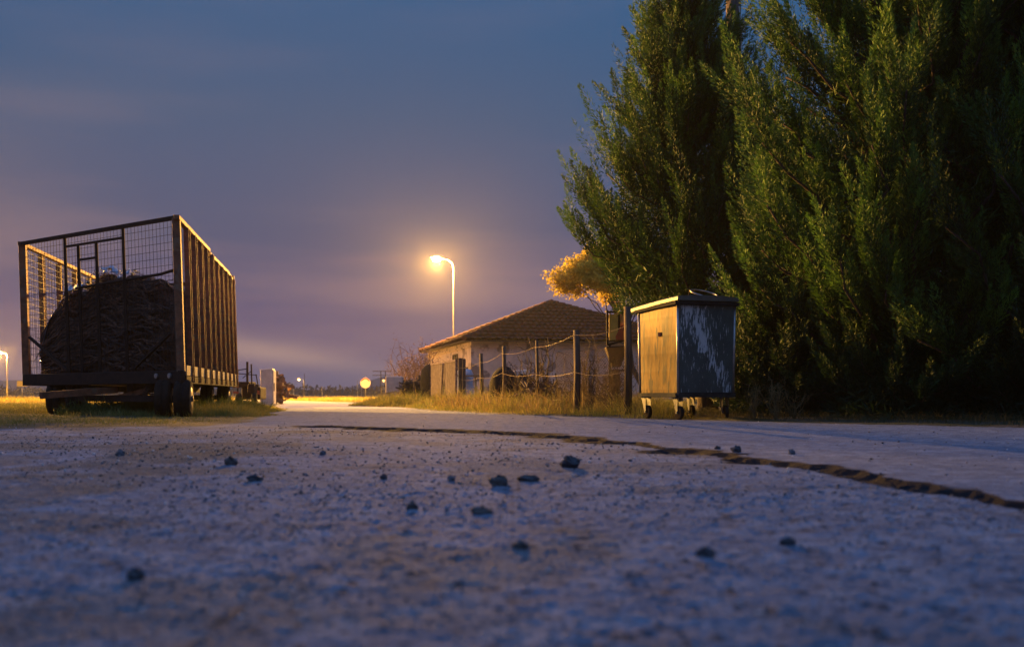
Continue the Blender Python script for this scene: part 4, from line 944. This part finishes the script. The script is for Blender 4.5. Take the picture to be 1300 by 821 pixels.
l = bpy.data.lights.new('added_flood_beam', 'SPOT'); l.energy = 250000; l.color = SODIUM; l.spot_size = R(38); l.spot_blend = 1.; l.shadow_soft_size = .7
lo = bpy.data.objects.new('added_flood_beam', l); COL.objects.link(lo); lo.location = (-25.1,35.5,7.2); lo.parent = lb; lo.matrix_parent_inverse = lb.matrix_basis.inverted()
from mathutils import Vector
lo.rotation_euler = (Vector((5.9,14.4,3.8))-Vector(lo.location)).to_track_quat('-Z', 'Y').to_euler()
street_lamp('street lamp at the left edge of the sky beyond the meadow', (9-650)/F*150, 150, 6.5, 1.0, .3, PL)
street_lamp('distant street lamp seen through the trailer mesh', (61-650)/F*170, 170, 6.0, 1.2, .12, 0)
street_lamp('tiny distant street lamp above the left end of the far field', (386-650)/F*330, 330, 5.4, 1.7, .45, 9000, r=.12, m=farbulb)
street_lamp('tiny distant street lamp right of the round road sign', (483-650)/F*330+2.2, 330, 4.9, 1.2, .45, 9000, r=.12, m=farbulb)
# street pole light off the field on the right of the junction: tall poles without lamps
for (px, y, h, r, lab, cross) in ((483.5, 200, 5.0, .13, 'twin crossarm power pole beside the tiny lamp', 1), (386.5, 300, 6.6, .12, 'dark power pole above the left of the far field', 0),
     (368, 120, 1.7, .04, 'thin pale stake at the left of the far field', 0), (373, 110, 1.4, .04, 'pale stake with a slight lean beside the thin one', 0),
     (454, 150, 2.4, .06, 'slim pale pole left of the round sign', 0), (459, 170, 2.4, .05, 'second slim pole just left of the round sign', 0), (409, 140, 1.5, .05, 'short grey pole in the middle of the far field', 0), (472, 230, 3.4, .08, 'grey pole right of the round sign', 0)):
    x = (px-650)/F*y; b = MB(); b.tube([(x,y,-.1),(x,y,h)], [r, r*.7], 7)
    if cross:
        b.tube([(x+.9,y,-.1),(x+.9,y,h)], [r, r*.7], 7)
        for zc in (h-.1, h-.9): b.box((x+.2,y-.15,zc), (3.6,.12,.14))
    tag(b.build('power_pole' if h > 3 else 'field_stake', M['wood'] if h > 3 else M['galv']), lab, 'pole', 'poles in the far field')
# far field fence
ff = empty('field_fence', (-12, 125, 0), 'low post and wire fence across the far field', 'fence')
for i in range(34):
    x = -33+i*1.5; b = MB(); b.tube([(x,125,-.1),(x,125,1.35+.1*math.sin(i*3))], .04, 5); b.build('post', M['wood'], ff)
b = MB(); b.bar((-33,125,1.2),(17,125,1.2), .03); b.bar((-33,125,.8),(17,125,.8), .03); b.build('wire', M['wire'], ff)
# far treeline masses
rng = np.random.default_rng(77)
x = rng.uniform(-300, 300, 9000); z = np.abs(rng.normal(size=9000))*1.6*(.5+fbm(x*.02, x*0, 7, 3)); P = np.stack([x, 480+rng.uniform(0, 40, 9000), z], -1)
v, c = blades(P, unit(rng.normal(size=(9000, 3))), np.full(9000, 3.), np.full(9000, 1.6), lerpcol((.05,.045,.03), (.09,.07,.04), rng.uniform(0, 1, 9000)))
tag(npmesh('treeline', v, 3, c, M['dry']), 'low dark treeline far beyond the field', kind='stuff')

# ------------------------------------------------------------------ sky
w = bpy.data.worlds.new('World'); SC.world = w; w.use_nodes = True; nt = w.node_tree; L_ = nt.links.new
bg = nt.nodes['Background']; tc = nt.nodes.new('ShaderNodeTexCoord'); sp = nt.nodes.new('ShaderNodeSeparateXYZ'); L_(tc.outputs['Generated'], sp.inputs[0])
def lin(c): return tuple((x/255/12.92 if x/255 <= .04045 else ((x/255+.055)/1.055)**2.4) for x in c)+(1,)
rp = nt.nodes.new('ShaderNodeValToRGB'); cr = rp.color_ramp
SKY = [(0,(120,104,122)),(.012,(118,103,122)),(.04,(96,84,116)),(.08,(72,71,114)),(.15,(50,71,112)),(.26,(36,79,120)),(.36,(28,84,130)),(.55,(84,132,205)),(1,(118,166,240))]
while len(cr.elements) < len(SKY): cr.elements.new(.5)
for e, (p, c) in zip(cr.elements, SKY): e.position = p; e.color = lin(c)
L_(sp.outputs['Z'], rp.inputs['Fac'])
# slow cloud streaks, stretched along the horizon
mp = nt.nodes.new('ShaderNodeMapping'); mp.inputs['Scale'].default_value = (1.6, 1.6, 11); mp.inputs['Rotation'].default_value = (0, R(2), 0); L_(tc.outputs['Generated'], mp.inputs['Vector'])
ns = nt.nodes.new('ShaderNodeTexNoise'); ns.inputs['Scale'].default_value = 1.5; ns.inputs['Detail'].default_value = 4; ns.inputs['Roughness'].default_value = .45; L_(mp.outputs[0], ns.inputs['Vector'])
cr2 = nt.nodes.new('ShaderNodeMapRange'); cr2.interpolation_type = 'SMOOTHSTEP'; cr2.inputs['From Min'].default_value = .42; cr2.inputs['From Max'].default_value = .66; L_(ns.outputs['Fac'], cr2.inputs['Value'])
low = nt.nodes.new('ShaderNodeMapRange'); low.interpolation_type = 'SMOOTHSTEP'; low.inputs['From Min'].default_value = .0; low.inputs['From Max'].default_value = .30; low.inputs['To Min'].default_value = .40; low.inputs['To Max'].default_value = .07; L_(sp.outputs['Z'], low.inputs['Value'])
ml = nt.nodes.new('ShaderNodeMath'); ml.operation = 'MULTIPLY'; L_(cr2.outputs['Result'], ml.inputs[0]); L_(low.outputs['Result'], ml.inputs[1])
mx = nt.nodes.new('ShaderNodeMix'); mx.data_type = 'RGBA'; L_(ml.outputs[0], mx.inputs['Factor']); L_(rp.outputs['Color'], mx.inputs['A']); mx.inputs['B'].default_value = lin((168,132,128))
# one long pale streak of cloud low over the field on the left
def mth(op, a, b=None, c=None):
    n_ = nt.nodes.new('ShaderNodeMath'); n_.operation = op
    for i_, q_ in enumerate((a, b, c)):
        if q_ is None: continue
        if isinstance(q_, (int, float)): n_.inputs[i_].default_value = q_
        else: L_(q_, n_.inputs[i_])
    return n_.outputs[0]
dz = mth('SUBTRACT', sp.outputs['Z'], mth('MULTIPLY_ADD', sp.outputs['X'], -.16, .003))
ga_ = mth('POWER', 2.718, mth('MULTIPLY', mth('POWER', mth('DIVIDE', mth('ABSOLUTE', dz), .011), 2.), -1.))
gx_ = mth('POWER', 2.718, mth('MULTIPLY', mth('POWER', mth('DIVIDE', mth('ABSOLUTE', mth('ADD', sp.outputs['X'], .23)), .13), 2.), -1.))
fr = mth('MULTIPLY', mth('MULTIPLY', ga_, gx_), mth('MULTIPLY_ADD', ns.outputs['Fac'], .9, .05))
mx2 = nt.nodes.new('ShaderNodeMix'); mx2.data_type = 'RGBA'; L_(fr, mx2.inputs['Factor']); L_(mx.outputs['Result'], mx2.inputs['A']); mx2.inputs['B'].default_value = lin((196,160,140)); mx = mx2
# a real twilight sky underneath, very dim
sk = nt.nodes.new('ShaderNodeTexSky'); sk.sky_type = 'NISHITA'; sk.sun_disc = False; sk.sun_elevation = R(1.); sk.sun_rotation = R(200)
sv = nt.nodes.new('ShaderNodeVectorMath'); sv.operation = 'SCALE'; sv.inputs['Scale'].default_value = .01; L_(sk.outputs['Color'], sv.inputs[0])
ad = nt.nodes.new('ShaderNodeVectorMath'); ad.operation = 'ADD'; L_(mx.outputs['Result'], ad.inputs[0]); L_(sv.outputs['Vector'], ad.inputs[1])
L_(ad.outputs['Vector'], bg.inputs['Color']); bg.inputs['Strength'].default_value = 1.0

# ------------------------------------------------------------------ evening haze
b = MB(); b.hexa([(-2600,-60,-2.1),(2600,-60,-2.1),(2600,3000,-2.1),(-2600,3000,-2.1),(-2600,-60,62),(2600,-60,62),(2600,3000,62),(-2600,3000,62)])
hm_ = bpy.data.materials.new('evening haze'); hm_.use_nodes = True; hn = hm_.node_tree; hn.nodes.remove(hn.nodes['Principled BSDF'])
pv_ = hn.nodes.new('ShaderNodeVolumePrincipled'); pv_.inputs['Density'].default_value = .0003; pv_.inputs['Color'].default_value = (.86,.86,.92,1); pv_.inputs['Anisotropy'].default_value = .45
hn.links.new(pv_.outputs[0], hn.nodes['Material Output'].inputs['Volume'])
tag(b.build('haze', hm_), 'thin evening haze lying over the fields', kind='stuff')

# ------------------------------------------------------------------ camera and output
cam = bpy.data.cameras.new('Camera'); co = bpy.data.objects.new('Camera', cam); COL.objects.link(co); SC.camera = co
co.location = (0, 0, CAMZ); co.rotation_euler = (R(90), 0, 0)
cam.sensor_width = 36; cam.lens = 36*F/1300; cam.shift_y = (HY-410.5)/1300; cam.clip_end = 20000; cam.clip_start = .05
cam.dof.use_dof = True; cam.dof.focus_distance = 13; cam.dof.aperture_fstop = 2.8
SC.view_settings.view_transform = 'Standard'; SC.view_settings.look = 'None'; SC.view_settings.gamma = 1; SC.view_settings.exposure = 0; SC.view_settings.use_curve_mapping = False
SC.render.engine = 'CYCLES'
try: SC.cycles.use_denoising = True
except Exception: pass
SC.cycles.max_bounces = 6; SC.cycles.sample_clamp_indirect = 4
